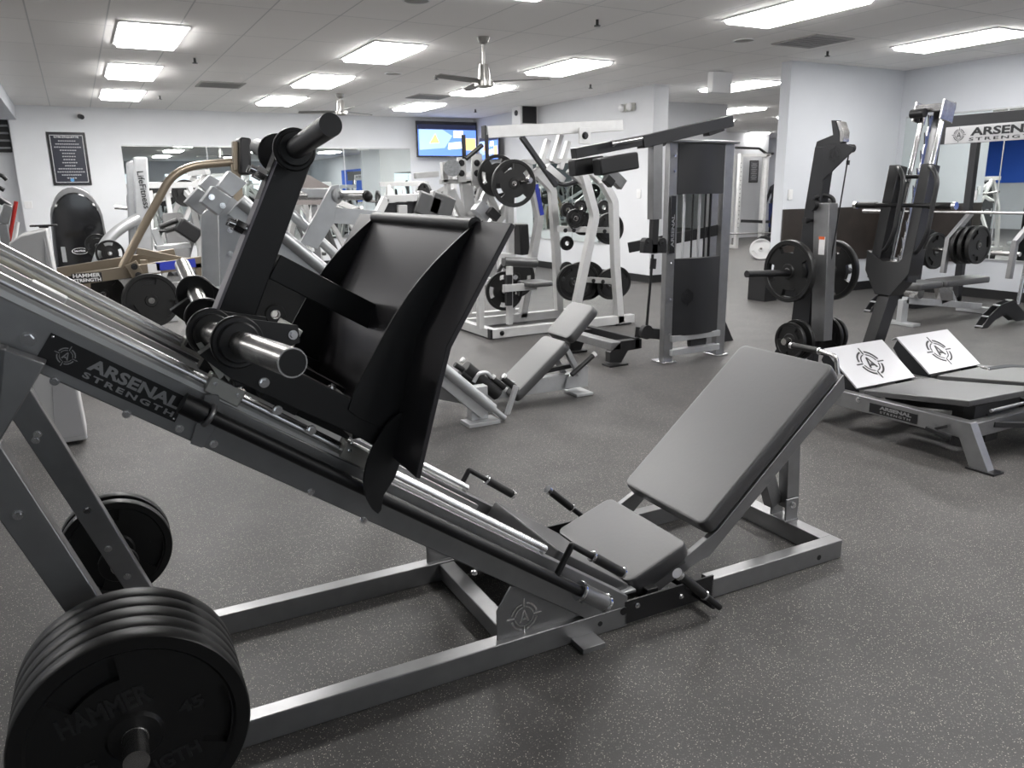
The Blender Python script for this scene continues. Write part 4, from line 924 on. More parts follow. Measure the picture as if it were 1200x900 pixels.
with P('seat_arm', WHT, hm, .003) as bm: bar(bm, HV(590, 338, 6.78), HV(628, 335, 6.78), .05, .07)
with P('seat_pad', VIN2, hm) as bm: c = HV(627, 329, 6.78); rpad(bm, c, (1, 0, 0), (0, 1, 0), .28, .3, .05, .05, .018)
with P('thigh_pad', VIN2, hm) as bm: c0 = HV(590, 306, 6.9); c1 = HV(628, 308, 6.9); cyl(bm, c0, c1, .05, 16)
with P('thigh_post', WHT, hm, .003) as bm: bar(bm, HV(563, 385, 6.9), HV(563, 290, 6.9), .06, .06, (0, 1, 0)); bar(bm, HV(560, 298, 6.9), HV(600, 300, 6.9), .05, .05)
for y_ in (.0, ):
    with P('brand_sticker', BLU, hm) as bm:
        a = HV(626, 216, YF); b = HV(633, 252, YF); d_ = (b-a).normalized(); s_ = Vector((-d_.z, 0, d_.x)); prism(bm, [p+Vector((0, -.045, 0)) for p in (a-s_*.025, b-s_*.025, b+s_*.025, a+s_*.025)], (0, .003, 0))
for i, (x_, y_, Y, r, lab) in enumerate(((602, 215, 7.1, .235, 'big black plate on the upper horn of the white pulldown machine'), 
    (591, 341, 7.0, .2, 'black plate low behind the pulldown seat'), (604, 325, 7.35, .22, 'larger black plate partly hidden behind the pulldown seat'),
    (674, 256, 7.1, .10, 'small black plate on the upper storage rail of the pulldown machine, left'), (678, 259, 7.15, .12, 'black plate second from the left on the upper storage rail'), (683, 262, 7.2, .125, 'black plate third from the left on the upper storage rail'), (714, 268, 7.05, .17, 'black plate at the right end of the upper storage rail'),
    (672, 331, 7.1, .2, 'large black plate at the left of the lower storage rail'), (680, 330, 7.15, .215, 'large black plate second on the lower storage rail'), (688, 329, 7.2, .215, 'large black plate third on the lower storage rail'),
    (715, 333, 7.05, .17, 'black plate inside the right leg on the lower storage rail'), (722, 331, 7.12, .18, 'black plate outside the right leg on the lower storage rail'))):
    q = W0.V(x_, y_, Y); plate(W0, (q.x, Y, q.z), -8, r, .04, lab, 'plates on and around the pulldown machine', spin=20*i, win=4 if i < 3 else 3)
for x_, y_ in ((591, 341), (604, 325)):
    with P('weight_horn', STL, hm) as bm: cyl(bm, HV(x_, y_, 6.9), HV(x_, y_, 7.62), .024, 12)
with P('rear_post', WHT, hm, .003) as bm: q = HV(598, 300, 7.62); bar(bm, (q.x, .77, .05), (q.x, .77, 1.5), .07, .07)
for i, (x_, y_, lab) in enumerate(((664, 285, 'small black plate below the upper storage rail'), (665, 246, 'small round black plate above the upper storage rail, left'), (680, 243, 'small black plate above the upper storage rail, right'), (707, 243, 'small black plate high between the right legs'), (664, 315, 'small black plate above the lower storage rail'))):
    q = W0.V(x_, y_, 7.4); plate(W0, (q.x, 7.4, q.z), -8, .08, .03, lab, 'small plates on the pulldown machine', spin=20*i)

# ------------------------------------------------------------------ machines further back on the left
def MV(fr, x, y, Y): q = W0.V(x, y, Y); return fr.f(Vector((q.x, Y, q.z)))
Z_ = Fr(.5, 7.7, 0)
bz = thing('plate_loaded_row_machine', 'bronze coloured plate loaded machine with an arched tube and a tall black pad', 'strength machine', Z_)
def ZV(x, y, Y=7.7): return MV(Z_, x, y, Y)
with P('arched_tube', BRZ, bz) as bm: tube(bm, [ZV(143, 314), ZV(158, 284), ZV(200, 207), ZV(224, 194), ZV(272, 190)], .035, 12, .15)
with P('lower_beam', BRZ, bz, .003) as bm: bar(bm, ZV(90, 327), ZV(242, 306), .06, .10)
with P('upper_beam', BRZ, bz, .003) as bm: bar(bm, ZV(66, 320, 8.0), ZV(205, 297, 8.0), .06, .09)
with P('diagonal_beam', BRZ, bz, .003) as bm: bar(bm, ZV(160, 294, 7.8), ZV(236, 310, 7.75), .05, .06)
with P('link_plate', BRZ, bz, .003) as bm: bar(bm, ZV(153, 308, 7.6), ZV(165, 330, 7.6), .10, .03, (0, 1, 0))
for x_, y_ in ((157, 312), (162, 322)):
    with P('link_bolt', BLK, bz) as bm: q = ZV(x_, y_, 7.6); boltm(bm, (q.x, q.y-.05, q.z), (0, -1, 0), .022)
with P('pad_post', BRZ, bz, .003) as bm: bar(bm, ZV(275, 200), ZV(275, 166), .04, .09, (0, 1, 0))
with P('chest_pad', BLK, bz, .02) as bm: bar(bm, ZV(285, 205), ZV(285, 162), .10, .26, (0, 1, 0))
with P('support_leg', BRZ, bz, .003) as bm: bar(bm, ZV(232, 308), (ZV(232, 308).x+.1, 0, .02), .06, .08)
with P('support_leg', BRZ, bz, .003) as bm: bar(bm, ZV(100, 326), (ZV(100, 326).x-.1, 0, .02), .06, .08)
with P('support_leg', BRZ, bz, .003) as bm: bar(bm, ZV(160, 325, 7.6), ZV(145, 360, 7.6), .05, .03)
with P('support_leg', BRZ, bz, .003) as bm: bar(bm, ZV(275, 190), (ZV(275, 190).x, 0, .02), .06, .08, (1, 0, 0))
with P('foot_beam', BRZ, bz, .003) as bm: bar(bm, (ZV(100, 326).x-.2, 0, .03), (ZV(275, 190).x+.2, 0, .03), .07, .06)
with P('brand_decal', BLKD, bz, .001) as bm: q = ZV(102, 325); box(bm, (q.x, q.y-.032, q.z), (.23, .003, .08))
lettering('decal_lettering', 'HAMMER', (q.x-.105, q.y-.034, q.z+.003), (1, 0, 0), (0, 0, 1), .21, .033, DEC, bz, .0005, .03)
lettering('decal_lettering', 'STRENGTH', (q.x-.105, q.y-.034, q.z-.036), (1, 0, 0), (0, 0, 1), .21, .03, DEC, bz, .0005, .03)
with P('blue_sticker', BLU, bz, .001) as bm: q = ZV(206, 310); box(bm, (q.x, q.y-.034, q.z), (.33, .003, .075), Matrix.Rotation(radians(-3), 3, 'Y'))
with P('caution_sticker', DEC, bz, .001) as bm: q = ZV(180, 314); box(bm, (q.x, q.y-.034, q.z), (.10, .003, .08))
q = W0.V(177, 352, 7.45)
with P('weight_horn', STL, bz) as bm: cyl(bm, (q.x-.5, -.28, q.z), (q.x-.5, .06, q.z), .024, 14)
with P('horn_post', BRZ, bz, .003) as bm: bar(bm, (q.x-.5, .05, .03), (q.x-.5, .05, .9), .06, .06)
plate(W0, (q.x, 7.45, q.z), 8, .235, .05, 'black plate with a bright bushing below the bronze beam', 'plates on the bronze machine', spin=50)
q = W0.V(120, 345, 7.9); plate(W0, (q.x, 7.9, q.z), 8, .19, .05, 'black plate half hidden under the left end of the bronze beam', 'plates on the bronze machine', spin=80)

F_ = Fr(.6, 10.2, 0)
lf = thing('cable_motion_machine', 'silver column machine with curved lower arms and small round plates by the mirror', 'strength machine', F_)
def LV(x, y, Y=10.2): return MV(F_, x, y, Y)
with P('column', SILL, lf, .02) as bm: prism(bm, [LV(156, 184), LV(173, 184), LV(180, 300), LV(160, 300)], (0, .12, 0))
with P('rear_column', SILL, lf, .02) as bm: prism(bm, [LV(148, 190, 10.5), LV(157, 187, 10.5), LV(162, 300, 10.5), LV(152, 300, 10.5)], (0, .12, 0))
with P('column_foot', SILL, lf, .01) as bm: q = LV(165, 300); box(bm, (q.x, .15, q.z/2), (.16, .16, q.z)); box(bm, (q.x, .2, .04), (.6, .9, .08))
for dy in (0, .3):
    with P('curved_arm', SILL, lf) as bm: tube(bm, [LV(163, 255, 10.2+dy), LV(140, 268, 10.15+dy), LV(122, 285, 10.1+dy), LV(113, 312, 10.1+dy)], .06, 14, .12)
lt = lettering('side_lettering', 'LifeFitness', LV(160, 201, 10.19), (.07, 0, -1), (1, 0, .07), .42, .07, BLKD, lf, .0005, .01)
with P('grip', GRP, lf) as bm: cyl(bm, LV(187, 266), LV(208, 258), .03, 12); 
with P('grip', GRP, lf) as bm: cyl(bm, LV(194, 271), LV(224, 262), .03, 12)
with P('seat_block', BLK, lf, .02) as bm: bar(bm, LV(208, 262), LV(232, 278), .3, .18)
with P('step_frame', SILL, lf, .005) as bm: bar(bm, LV(182, 290, 10.3), LV(222, 287, 10.3), .3, .05); bar(bm, LV(180, 268, 10.3), LV(190, 292, 10.3), .1, .08)
for x_, y_, r, l in ((129, 297, .15, 'small round black plate at the end of the curved silver arms'), (115, 289, .13, 'smaller black plate behind the curved silver arms')):
    q = W0.V(x_, y_, 9.95); plate(W0, (q.x, 9.95+(.25 if r < .14 else 0), q.z), 0, r, .05, l, 'plates on the curved arms', spin=20, win=4)

X_ = Fr(.1, 12.0, 0)
mx = thing('selectorized_machine', 'black glossy rounded machine shroud with an oval badge under the poster', 'strength machine', X_)
def XV(x, y, Y=12.): return MV(X_, x, y, Y)
L0 = XV(58, 268); R0 = XV(125, 268); tz = XV(90, 219).z; cx = (L0.x+R0.x)/2; wd = (R0.x-L0.x)/2
def arch(wd, tz, zs, n=16): return [(cx-wd*.9, 0.05)]+[(cx-wd, zs*.55)]+[(cx-wd*.93, zs)]+[(cx-wd*.93*cos(pi*i/n), zs+(tz-zs)*sin(pi*i/n)) for i in range(1, n)]+[(cx+wd*.93, zs), (cx+wd, zs*.55), (cx+wd*.9, .05)]
with P('shroud_shell', SIL, mx, .01) as bm: prism(bm, [(a, 0.02, b) for a, b in arch(wd, tz, tz*.72)], (0, .3, 0))
with P('gloss_front', GLS, mx, .02) as bm: prism(bm, [(a, -.03, b) for a, b in arch(wd*.93, tz-.07, tz*.70)], (0, .06, 0))
with P('base_foot', SIL, mx, .01) as bm: box(bm, (cx, .3, .04), (wd*1.6, .9, .08))
with P('oval_badge', DEC, mx) as bm:
    c = XV(94, 294); n = 28
    A = [[bm.verts.new((c.x+k*.10*cos(2*pi*i/n), -.036, c.z+k*.042*sin(2*pi*i/n))) for i in range(n)] for k in (1, .88)]
    for i in range(n): bm.faces.new((A[0][i], A[0][(i+1) % n], A[1][(i+1) % n], A[1][i]))
lettering('badge_lettering', 'MATRIX', (c.x-.065, -.036, c.z-.012), (1, 0, 0), (0, 0, 1), .13, .024, DEC, mx, .0005, .02)
with P('label_strip', SILL, mx) as bm: q = XV(75, 298); box(bm, (q.x, -.034, q.z), (.05, .004, .2))

cs = thing('equipment_cabinet', 'white slanted equipment housing behind the upper guide rods at the left', 'cabinet', Fr(-.2, 5.2, 0))
def CVV(x, y, Y=5.2): q = W0.V(x, y, Y); return Vector((q.x+.2, Y-5.2, q.z))
a = CVV(10, 285); b = CVV(55, 268); c = CVV(62, 320); 
with P('housing', mat('housing_white', (.6, .6, .6), .35), cs, .01) as bm:
    prism(bm, [(a.x, 0, 0.02), (a.x, 0, a.z), (a.x+.06, 0, a.z+.04), (b.x, 0, b.z), (b.x+.04, 0, 0.02)], (0, .35, 0))
with P('side_panel', mat('housing_shade', (.5, .5, .51), .4), cs, .004) as bm: prism(bm, [(b.x-.13, -.006, .05), (b.x-.02, -.006, b.z-.04), (b.x+.03, -.006, .05)], (0, .004, 0))
with P('tray', BLKD, cs, .004) as bm: box(bm, (b.x-.02, .2, b.z+.012), (.14, .1, .01)); box(bm, (b.x-.02, .2, b.z+.004), (.05, .05, .01))

el = thing('elliptical_trainer', 'dark cardio trainer cut off by the left edge, with hooked handles', 'elliptical', Fr(-.95, 9.0, 0))
def EV(x, y, Y=9.0): q = W0.V(x, y, Y); return Vector((q.x+.95, Y-9., q.z))
with P('hooked_handle', BLK, el) as bm: tube(bm, [EV(-12, 205), EV(2, 205), EV(8, 211)], .02, 10, .05)
with P('hooked_handle', BLK, el) as bm: tube(bm, [EV(-12, 220), EV(0, 220), EV(5, 223)], .02, 10, .05)
with P('console_housing', DRK, el, .01) as bm: prism(bm, [EV(-10, 225), EV(14, 240), EV(12, 244), EV(-10, 236)], (0, .3, 0))
with P('mast', SIL, el, .01) as bm: bar(bm, EV(10, 240), EV(4, 262), .1, .08); bar(bm, EV(4, 262), EV(8, 290), .1, .08)
with P('arm_link', RED, el) as bm: cyl(bm, EV(19, 236), EV(10, 286), .018, 10)
with P('arm_link', WPL, el) as bm: cyl(bm, EV(21, 260), EV(16, 288), .016, 10)
with P('drive_housing', BLK, el, .03) as bm: q = EV(0, 290); box(bm, (q.x-.1, .2, q.z*.5), (.5, .5, q.z))
with P('floor_bar', BLK, el, .01) as bm: box(bm, (-.25, .2, .03), (.8, .5, .06))

# generic white plate loaded frames seen between the nearer machines
PRESS_N = ['press under the small far fan', 'press before the partition mirror', 'press under the televisions', 'left press by the back mirror', 'middle press by the back mirror', 'press behind the bronze machine', 'first mirror-only press at the left', 'second mirror-only press at the left', 'mirror-only press behind the camera', 'mirror-only press behind on the right', 'far room press by the alcove']
def press(x0, y0, deg, label, h=1.7, m_=None, variant=0, n=2):
    short = PRESS_N.pop(0)
    m_ = m_ or WHT
    F = Fr(x0, y0, deg); t = thing('bench_press_machine' if variant == 0 else 'strength_machine', label, 'strength machine', F)
    for v in (-.38, .38):
        with P('upright', m_, t, .003) as bm: tube(bm, [(.5, v, .05), (.38, v, .9), (.2, v*.75, h)], 0, 4, .12, sq=(.07, .07))
        with P('front_leg', m_, t, .003) as bm: tube(bm, [(-.7, v, .05), (-.25, v, 1.0), (.2, v*.75, h-.02)], 0, 4, .2, sq=(.06, .06))
        with P('base_rail', m_, t, .003) as bm: bar(bm, (-.8, v, .04), (.65, v, .04), .07, .07)
        with P('press_arm', m_, t, .003) as bm: bar(bm, (.2, v*.6, h-.1), (-.65, v*1.1, h-.45-.15*variant), .05, .07)
        with P('grip', GRP, t) as bm: cyl(bm, (-.65, v*1.1, h-.45-.15*variant), (-.68, v*.55, h-.44-.15*variant), .02, 10)
        with P('weight_horn', STL, t) as bm: cyl(bm, (-.2, v, h-.33), (-.2, v*2.0, h-.28), .025, 12)
    with P('top_bar', m_, t, .003) as bm: bar(bm, (.2, -.45, h), (.2, .45, h), .08, .08)
    with P('cross_rail', m_, t, .003) as bm: bar(bm, (.5, -.4, .04), (.5, .4, .04), .07, .07)
    with P('back_pad', VIN2, t) as bm: rpad(bm, (.02, 0, .85), (.35, 0, 1), (0, -1, 0), .75, .28, .06, .05, .018)
    with P('seat_pad', VIN2, t) as bm: rpad(bm, (-.25, 0, .46), (1, 0, .1), (0, 1, 0), .38, .3, .06, .05, .018)
    with P('seat_post', m_, t, .003) as bm: bar(bm, (-.2, 0, .04), (-.2, 0, .42), .07, .07, (1, 0, 0)); bar(bm, (-.2, 0, .06), (.5, 0, .06), .06, .06); bar(bm, (.1, 0, .5), (.3, 0, h-.1), .06, .06, (1, 0, 0))
    for s in (-1, 1)[:n]:
        plate(F, (-.2, s*.56, h-.31), 0, .2, .045, 'black plate on the %s horn of the %s' % ('nearer' if s < 0 else 'farther', short), 'plates on the white machines in the background', spin=40*s)
    return t
press(2.95, 10.6, 185, 'white press machine behind the silver leg press, under the small far fan', 1.55, WHT, 0, 1)
IC = Fr(3.7, 8.0, 0)
ic = thing('chest_press_machine', 'white chest press with bolted pivot plates and crossing arms, left of the pulldown machine', 'strength machine', IC)
def IV(x, y, Y=8.0): return MV(IC, x, y, Y)
for a_, b_, w_ in (((520, 190), (521, 214), .06), ((545, 212), (552, 262), .13), ((516, 213), (562, 212), .05), ((563, 197), (590, 208), .08), ((576, 212), (556, 258), .07), ((566, 214), (584, 252), .06), ((597, 238), (574, 268), .12), ((528, 222), (545, 258), .08), ((545, 258), (548, 385), .09), ((598, 262), (600, 300), .05), ((524, 214), (528, 262), .05), ((486, 206), (513, 204), .06)):
    with P('frame_tube', WHT, ic, .004) as bm: bar(bm, IV(*a_), IV(*b_), w_, .07, (0, 1, 0))
for x_ in (541, 559):
    with P('pivot_plate', WHT, ic, .004) as bm: q = IV(x_, 199, 7.9); box(bm, q, (.10 if x_ < 550 else .13, .02, .26 if x_ < 550 else .34))
    for y_ in (191, 203):
        with P('pivot_bolt', BLKD, ic) as bm: q = IV(x_, y_, 7.88); boltm(bm, q, (0, -1, 0), .028)
with P('pivot_drum', STL, ic) as bm: cyl(bm, IV(530, 197, 8.1), IV(530, 197, 7.85), .09, 20)
with P('lever_block', SILL, ic, .006) as bm: bar(bm, IV(558, 240, 7.7), IV(572, 254, 7.7), .14, .12, (0, 1, 0))
with P('lever_grip', BLK, ic, .006) as bm: bar(bm, IV(573, 246, 7.6), IV(583, 256, 7.6), .09, .08, (0, 1, 0))
with P('back_pad', BLK, ic, .02) as bm: bar(bm, IV(608, 262, 7.8), IV(610, 298, 7.8), .12, .25, (0, 1, 0))
with P('base_rail', WHT, ic, .004) as bm: q = IV(548, 300); bar(bm, (q.x-.6, 0, .05), (q.x+.7, 0, .05), .08, .09)
with P('weight_horn', STL, ic) as bm: q = IV(585, 206, 7.9); cyl(bm, q, q-Vector((0, .3, 0)), .025, 12)
q = W0.V(583, 206, 7.75); plate(W0, (q.x, 7.75, q.z), -8, .225, .045, 'black plate on the chest press behind the big upper plate', 'plates on the white machines in the background', spin=15, win=4)
press(5.4, 11.5, -80, 'white press machine in front of the partition mirror', 1.7, WHT, 0, 2)
press(5.3, 13.6, 80, 'white press machine under the televisions', 1.6, WHT, 1, 2)
press(1.6, 13.6, 10, 'white press machine close to the back mirror, left part', 1.8, WHT, 0, 2)
press(3.4, 14.0, 170, 'white press machine close to the back mirror, middle part', 1.7, WHT, 1, 2)
press(1.2, 12.0, 95, 'white press machine behind the bronze one', 1.6, WHT, 1, 2)
press(-3.3, 4.0, 40, 'press machine beyond the left edge, seen only in the mirrors', 1.7, WHT, 0, 2)
press(-4.2, 1.0, 10, 'second press machine beyond the left edge, seen only in the mirrors', 1.7, WHT, 1, 2)
press(-3.5, -2.5, -20, 'third press machine behind the camera, seen only in the mirrors', 1.7, WHT, 0, 2)
press(5.5, -3., 30, 'press machine behind the camera to the right, seen only in the mirrors', 1.7, WHT, 0, 2)
press(14.6, 11.2, 95, 'white machine in the far room hidden by the alcove wall', 1.6, WHT, 1, 2)

# padded carriage machine between the silver press and the televisions
B0 = Fr(3.2, 6.3, 0)
def BB(x, y, Y=6.3): return MV(B0, x, y, Y)
hs = thing('hack_squat_machine', 'white framed machine with two grey pads, its top just above the black footplate', 'strength machine', B0)
with P('frame_top', WHT, hs, .004) as bm: bar(bm, BB(452, 233), BB(494, 231), .07, .06); 
with P('side_frame', WHT, hs, .004) as bm: bar(bm, BB(500, 227), BB(488, 252), .06, .07, (0, 1, 0)); 
with P('side_frame', WHT, hs, .004) as bm: bar(bm, BB(452, 232), BB(442, 252), .06, .07, (0, 1, 0))
with P('back_panel', DRK, hs, .004) as bm: prism(bm, [BB(453, 238), BB(490, 236), BB(486, 250), BB(450, 250)], (0, .02, 0))
for i, (xa, xb) in enumerate(((504, 496), (520, 512))):
    with P('shoulder_pad', VIN2, hs, .015) as bm: bar(bm, BB(xa, 228), BB(xb, 254), .22, .10, (0, 1, 0))
with P('base_frame', SIL, hs, .003) as bm: q = BB(470, 240); box(bm, (q.x, .1, .04), (.5, .5, .08))
with P('base_post', WHT, hs, .003) as bm: bar(bm, (q.x, .1, .05), q, .08, .08, (1, 0, 0))
wt = thing('gym_towel', 'brownish towel hung on a thin stand behind the tall black post', 'towel', Fr(2.75, 7.6, 0))
with P('cloth', TOW, wt) as bm:
    pts = [MV(Fr(2.75, 7.6, 0), x, y, 7.6) for x, y in ((345, 208), (360, 204), (392, 222), (388, 240), (340, 240), (335, 225))]; prism(bm, pts, (0, .12, 0))

with P('stand_post', SIL, wt, .003) as bm: q = pts[3]; bar(bm, (q.x-.15, .06, .0), (q.x-.15, .06, q.z+.1), .05, .05)
with P('stand_base', SIL, wt, .003) as bm: box(bm, (q.x-.15, .06, .02), (.4, .3, .04))
lo = W0.V(-6, 156, YB+.33); lh = W0.V(8, 134, YB+.33)
lv = thing('wall_louvre', 'dark slatted louvre high on the wall at the left edge', 'louvre', at=(lo.x, YB+.33, lo.z))
with P('backing', BLKD, lv) as bm: box(bm, (-.1, 0, 0), (.62, .02, .62))
for k in range(5):
    with P('slat', SIL, lv, .002) as bm: box(bm, (-.1, -.03, -.24+.12*k), (.6, .05, .03))
# ------------------------------------------------------------------ televisions, poster and wall fittings
def tv(F, w_, h_, label):
    t = thing('television', label, 'television', F)
    with P('bezel', GLS, t, .004) as bm: box(bm, (0, 0, 0), (w_, .05, h_))
    def em(n, c, s): return mat(n, c, .5, emit=c, es=s*.55)
    with P('screen', em('screen_pale_blue', (.10, .2, .62), 1.3), t) as bm: box(bm, (0, -.027, -.02), (w_*.96, .004, h_*.86))
    pats = [('screen_picture', em('screen_dark', (.01, .012, .03), 1), [(-.48, .27), (.48, .27), (.48, .41), (-.48, .41)]),
            ('screen_picture', em('screen_light', (.28, .42, .85), 1.2), [(-.46, -.30), (-.05, -.24), (.08, .10), (-.08, .27), (-.46, .27)]),
            ('screen_picture', em('screen_orange', (.75, .38, .16), 1.2), [(-.30, -.12), (-.14, -.10), (-.20, .16)]),
            ('screen_picture', em('screen_white', (.9, .93, 1.), 1.5), [(.10, .05), (.26, .05), (.26, .24), (.10, .24)]),
            ('screen_picture', em('screen_white', (.9, .93, 1.), 1.5), [(.0, -.28), (.24, -.24), (.22, -.06), (.02, -.10)]),
            ('screen_picture', em('screen_tan', (.8, .5, .2), 1.2), [(.28, -.30), (.47, -.30), (.47, .04), (.28, .04)])]
    for i, (n, m_, q) in enumerate(pats):
        with P(n, m_, t) as bm: prism(bm, [(a*w_, -.0292-.0006*i, b*h_) for a, b in q][::-1], (0, .0005, 0))
    with P('wall_bracket', BLK, t, .003) as bm: box(bm, (0, .08, 0), (.3, .12, .3))
    return t
a = W0.V(487, 142, 15.72); b = W0.V(559, 184, 15.72)
TF = Fr(0, 0, 0); TF.o = Vector(((a.x+b.x)/2, 15.72, (a.z+b.z)/2)); tv(TF, b.x-a.x, a.z-b.z+.02, 'large wall television showing a blue and orange picture, left of the two')
TF = Fr(0, 0, -88); q = W0.U(574, 176, 7.64); TF.o = Vector((7.64, q.y, q.z+.05)); tv(TF, .8, .5, 'second television on the partition wall, seen at a steep angle')
a = W0.V(54.5, 154.5, YB); b = W0.V(107, 217, YB); pw, ph = .585, a.z-b.z
PF = Fr(0, 0, 0); PF.o = Vector(((a.x+b.x)/2, YB-.012, (a.z+b.z)/2))
po = thing('wall_poster', 'tall black framed gym etiquette poster on the left of the back wall', 'poster', PF)
NAVY = mat('poster_navy', (.012, .015, .03), .4)
with P('frame', BLKD, po, .002) as bm: box(bm, (0, 0, 0), (pw, .02, ph))
with P('sheet', NAVY, po) as bm: box(bm, (0, -.011, 0), (pw*.88, .004, ph*.93))
with P('border_line', DEC, po) as bm:
    for x_ in (-1, 1): box(bm, (x_*pw*.42, -.0135, 0), (.008, .002, ph*.88))
    for z_ in (-1, 1): box(bm, (0, -.0135, z_*ph*.44), (pw*.84, .002, .008))
lettering('poster_title', 'GYM ETIQUETTE', (-pw*.32, -.0135, ph*.385), (1, 0, 0), (0, 0, 1), pw*.64, ph*.04, DEC, po, .0005, .03)
with P('text_lines', mat('poster_text_grey', (.5, .5, .52), .5), po) as bm:
    for i, wl in enumerate((.46, .62, .7, .44, .34, .36, .32, .40, .28, .64, .72, .52, .26)):
        z = ph*(.335-.058*i); n = max(3, int(wl*18))
        for k in range(n): box(bm, (pw*wl*((k+.5)/n-.5), -.0135, z), (pw*wl/n*.72, .002, ph*.018))
with P('poster_logo', mat('poster_blue', (.08, .3, .6), .5), po) as bm: cyl(bm, (0, -.0145, -ph*.40), (0, -.0125, -ph*.40), .03, 14)
def fit(name, label, cat, c, s, m_=WPL, bev=.004, extra=None):
    t = thing(name, label, cat, at=c)
    with P('body', m_, t, bev) as bm: box(bm, (0, 0, 0), s)
    if extra: extra(t)
    return t
def rocker(ax):
    def f(t):
        with P('rocker', DEC, t, .001) as bm: box(bm, ((-.008, 0, 0) if ax == 'x' else (0, -.008, 0)), ((.006, .03, .06) if ax == 'x' else (.03, .006, .06)))
    return f
q = W0.V(33, 240, YB); fit('light_switch', 'cream double light switch low on the back wall at the left', 'light switch', (q.x, YB-.008, q.z), (.12, .012, .12), extra=rocker('y'))
q = W0.V(925.5, 228, YW); fit('light_switch', 'white light switch on the alcove wall beside its outer corner', 'light switch', (q.x, YW-.008, q.z), (.08, .012, .13), extra=rocker('y'))
q = W0.U(749, 227, XP); fit('light_switch', 'white light switch near the end of the partition', 'light switch', (XP-.008, q.y, q.z), (.012, .10, .14), extra=rocker('x'))
q = W0.U(1142, 229, XR); fit('light_switch', 'white light switch on the right wall beside the rack', 'light switch', (XR-.02, q.y, q.z), (.012, .09, .13), extra=rocker('x'))
q = W0.V(93, 135, YB)
def camx(t):
    with P('lens_barrel', DRK, t) as bm: cyl(bm, (.0, -.12, -.03), (.03, -.22, -.05), .04, 14)
    with P('mount_arm', WPL, t) as bm: cyl(bm, (0, .0, 0), (0, -.12, -.02), .02, 10)
fit('security_camera', 'small security camera on the back wall above the poster', 'camera', (q.x, YB-.03, q.z), (.10, .06, .10), extra=camx)
q = W0.U(626, 136, XP)
def spk(t):
    with P('speaker_hole', BLKD, t) as bm: cyl(bm, (-.21, -.02, .04), (-.18, -.02, .04), .05, 16)
    with P('side_vent', BLKD, t) as bm: box(bm, (.0, -.17, 0), (.3, .01, .3))
fit('wall_speaker', 'white boxy wall unit with a dark hole high on the partition', 'wall unit', (XP-.2, q.y, q.z), (.38, .32, .36), extra=spk)
q = W0.U(738, 126, XP)
def emx(t):
    for s in (-1, 1):
        with P('lamp_head', WPL, t) as bm: dome(bm, (-.05, s*.10, 0), (-1, 0, 0), .06, .05, 14, 4)
fit('emergency_light', 'oval white emergency light near the end of the partition', 'emergency light', (XP-.03, q.y, q.z), (.06, .34, .12), mat('emergency_cream', (.5, .5, .46), .3), .03, emx)
q = W0.Z(844, 83, CEIL)
def exx(t):
    with P('mount', WPL, t, .002) as bm: box(bm, (0, 0, .17), (.08, .08, .05))
fit('hanging_sign_box', 'white box sign hanging from the ceiling beyond the cable tower arm', 'sign', (q.x, q.y, CEIL-.15), (.34, .10, .26), WPL, .006, exx)
# fans
def fan(x, y, drop, spin, label):
    t = thing('ceiling_fan', label, 'ceiling fan', at=(x, y, CEIL)); NK = mat('brushed_nickel', (.45, .44, .42), .3, 1.)
    with P('canopy', NK, t) as bm: cyl(bm, (0, 0, -.001), (0, 0, -.05), .07, 20, .05); cyl(bm, (0, 0, -.05), (0, 0, -.07), .05, 20, .02)
    with P('down_rod', NK, t) as bm: cyl(bm, (0, 0, -.06), (0, 0, -drop+.1), .016, 12)
    with P('motor_housing', NK, t) as bm: cyl(bm, (0, 0, -drop+.16), (0, 0, -drop), .05, 24, .065); cyl(bm, (0, 0, -drop), (0, 0, -drop-.05), .10, 24); dome(bm, (0, 0, -drop-.05), (0, 0, -1), .09, .02, 20)
    for k in range(3):
        a = radians(spin+120*k); c, s = cos(a), sin(a)
        with P('blade', mat('fan_blade_grey', (.16, .155, .15), .4), t, .002) as bm:
            prism(bm, [(c*r-s*w_, s*r+c*w_, -drop-.02+(.02 if w_ > 0 else -.0)) for r, w_ in ((.09, -.03), (.2, -.065), (.66, -.05), (.69, 0), (.66, .05), (.2, .065), (.09, .03))], (0, 0, .008))
    return t
q = W0.V(565, 95, 7.55); fan(3.84, 7.55, CEIL-q.z, -40, 'nickel ceiling fan on a long rod near the middle of the ceiling')
q = W0.V(397, 130, 12.6); fan(3.87, 12.6, CEIL-q.z, 148, 'smaller looking far ceiling fan above the silver leg press')
def vent(px, py, label, s=(.6, .6)):
    q = W0.Z(px, py, CEIL); t = thing('ceiling_vent', label, 'ceiling vent', at=(q.x, q.y, CEIL))
    with P('frame', mat('vent_grey', (.32, .31, .30), .6), t, .002) as bm: box(bm, (0, 0, -.006), (s[0], s[1], .012))
    for k in range(6):
        with P('slat', mat('vent_slat', (.22, .215, .21), .6), t) as bm: box(bm, (0, (k-2.5)*s[1]*.14, -.014), (s[0]*.88, s[1]*.06, .006))
vent(258, 99, 'dark ceiling vent between the two left rows of lights'); vent(503, 113, 'dark ceiling vent behind the near fan'); vent(952, 48, 'dark ceiling vent near the alcove wall top', (.6, .6))
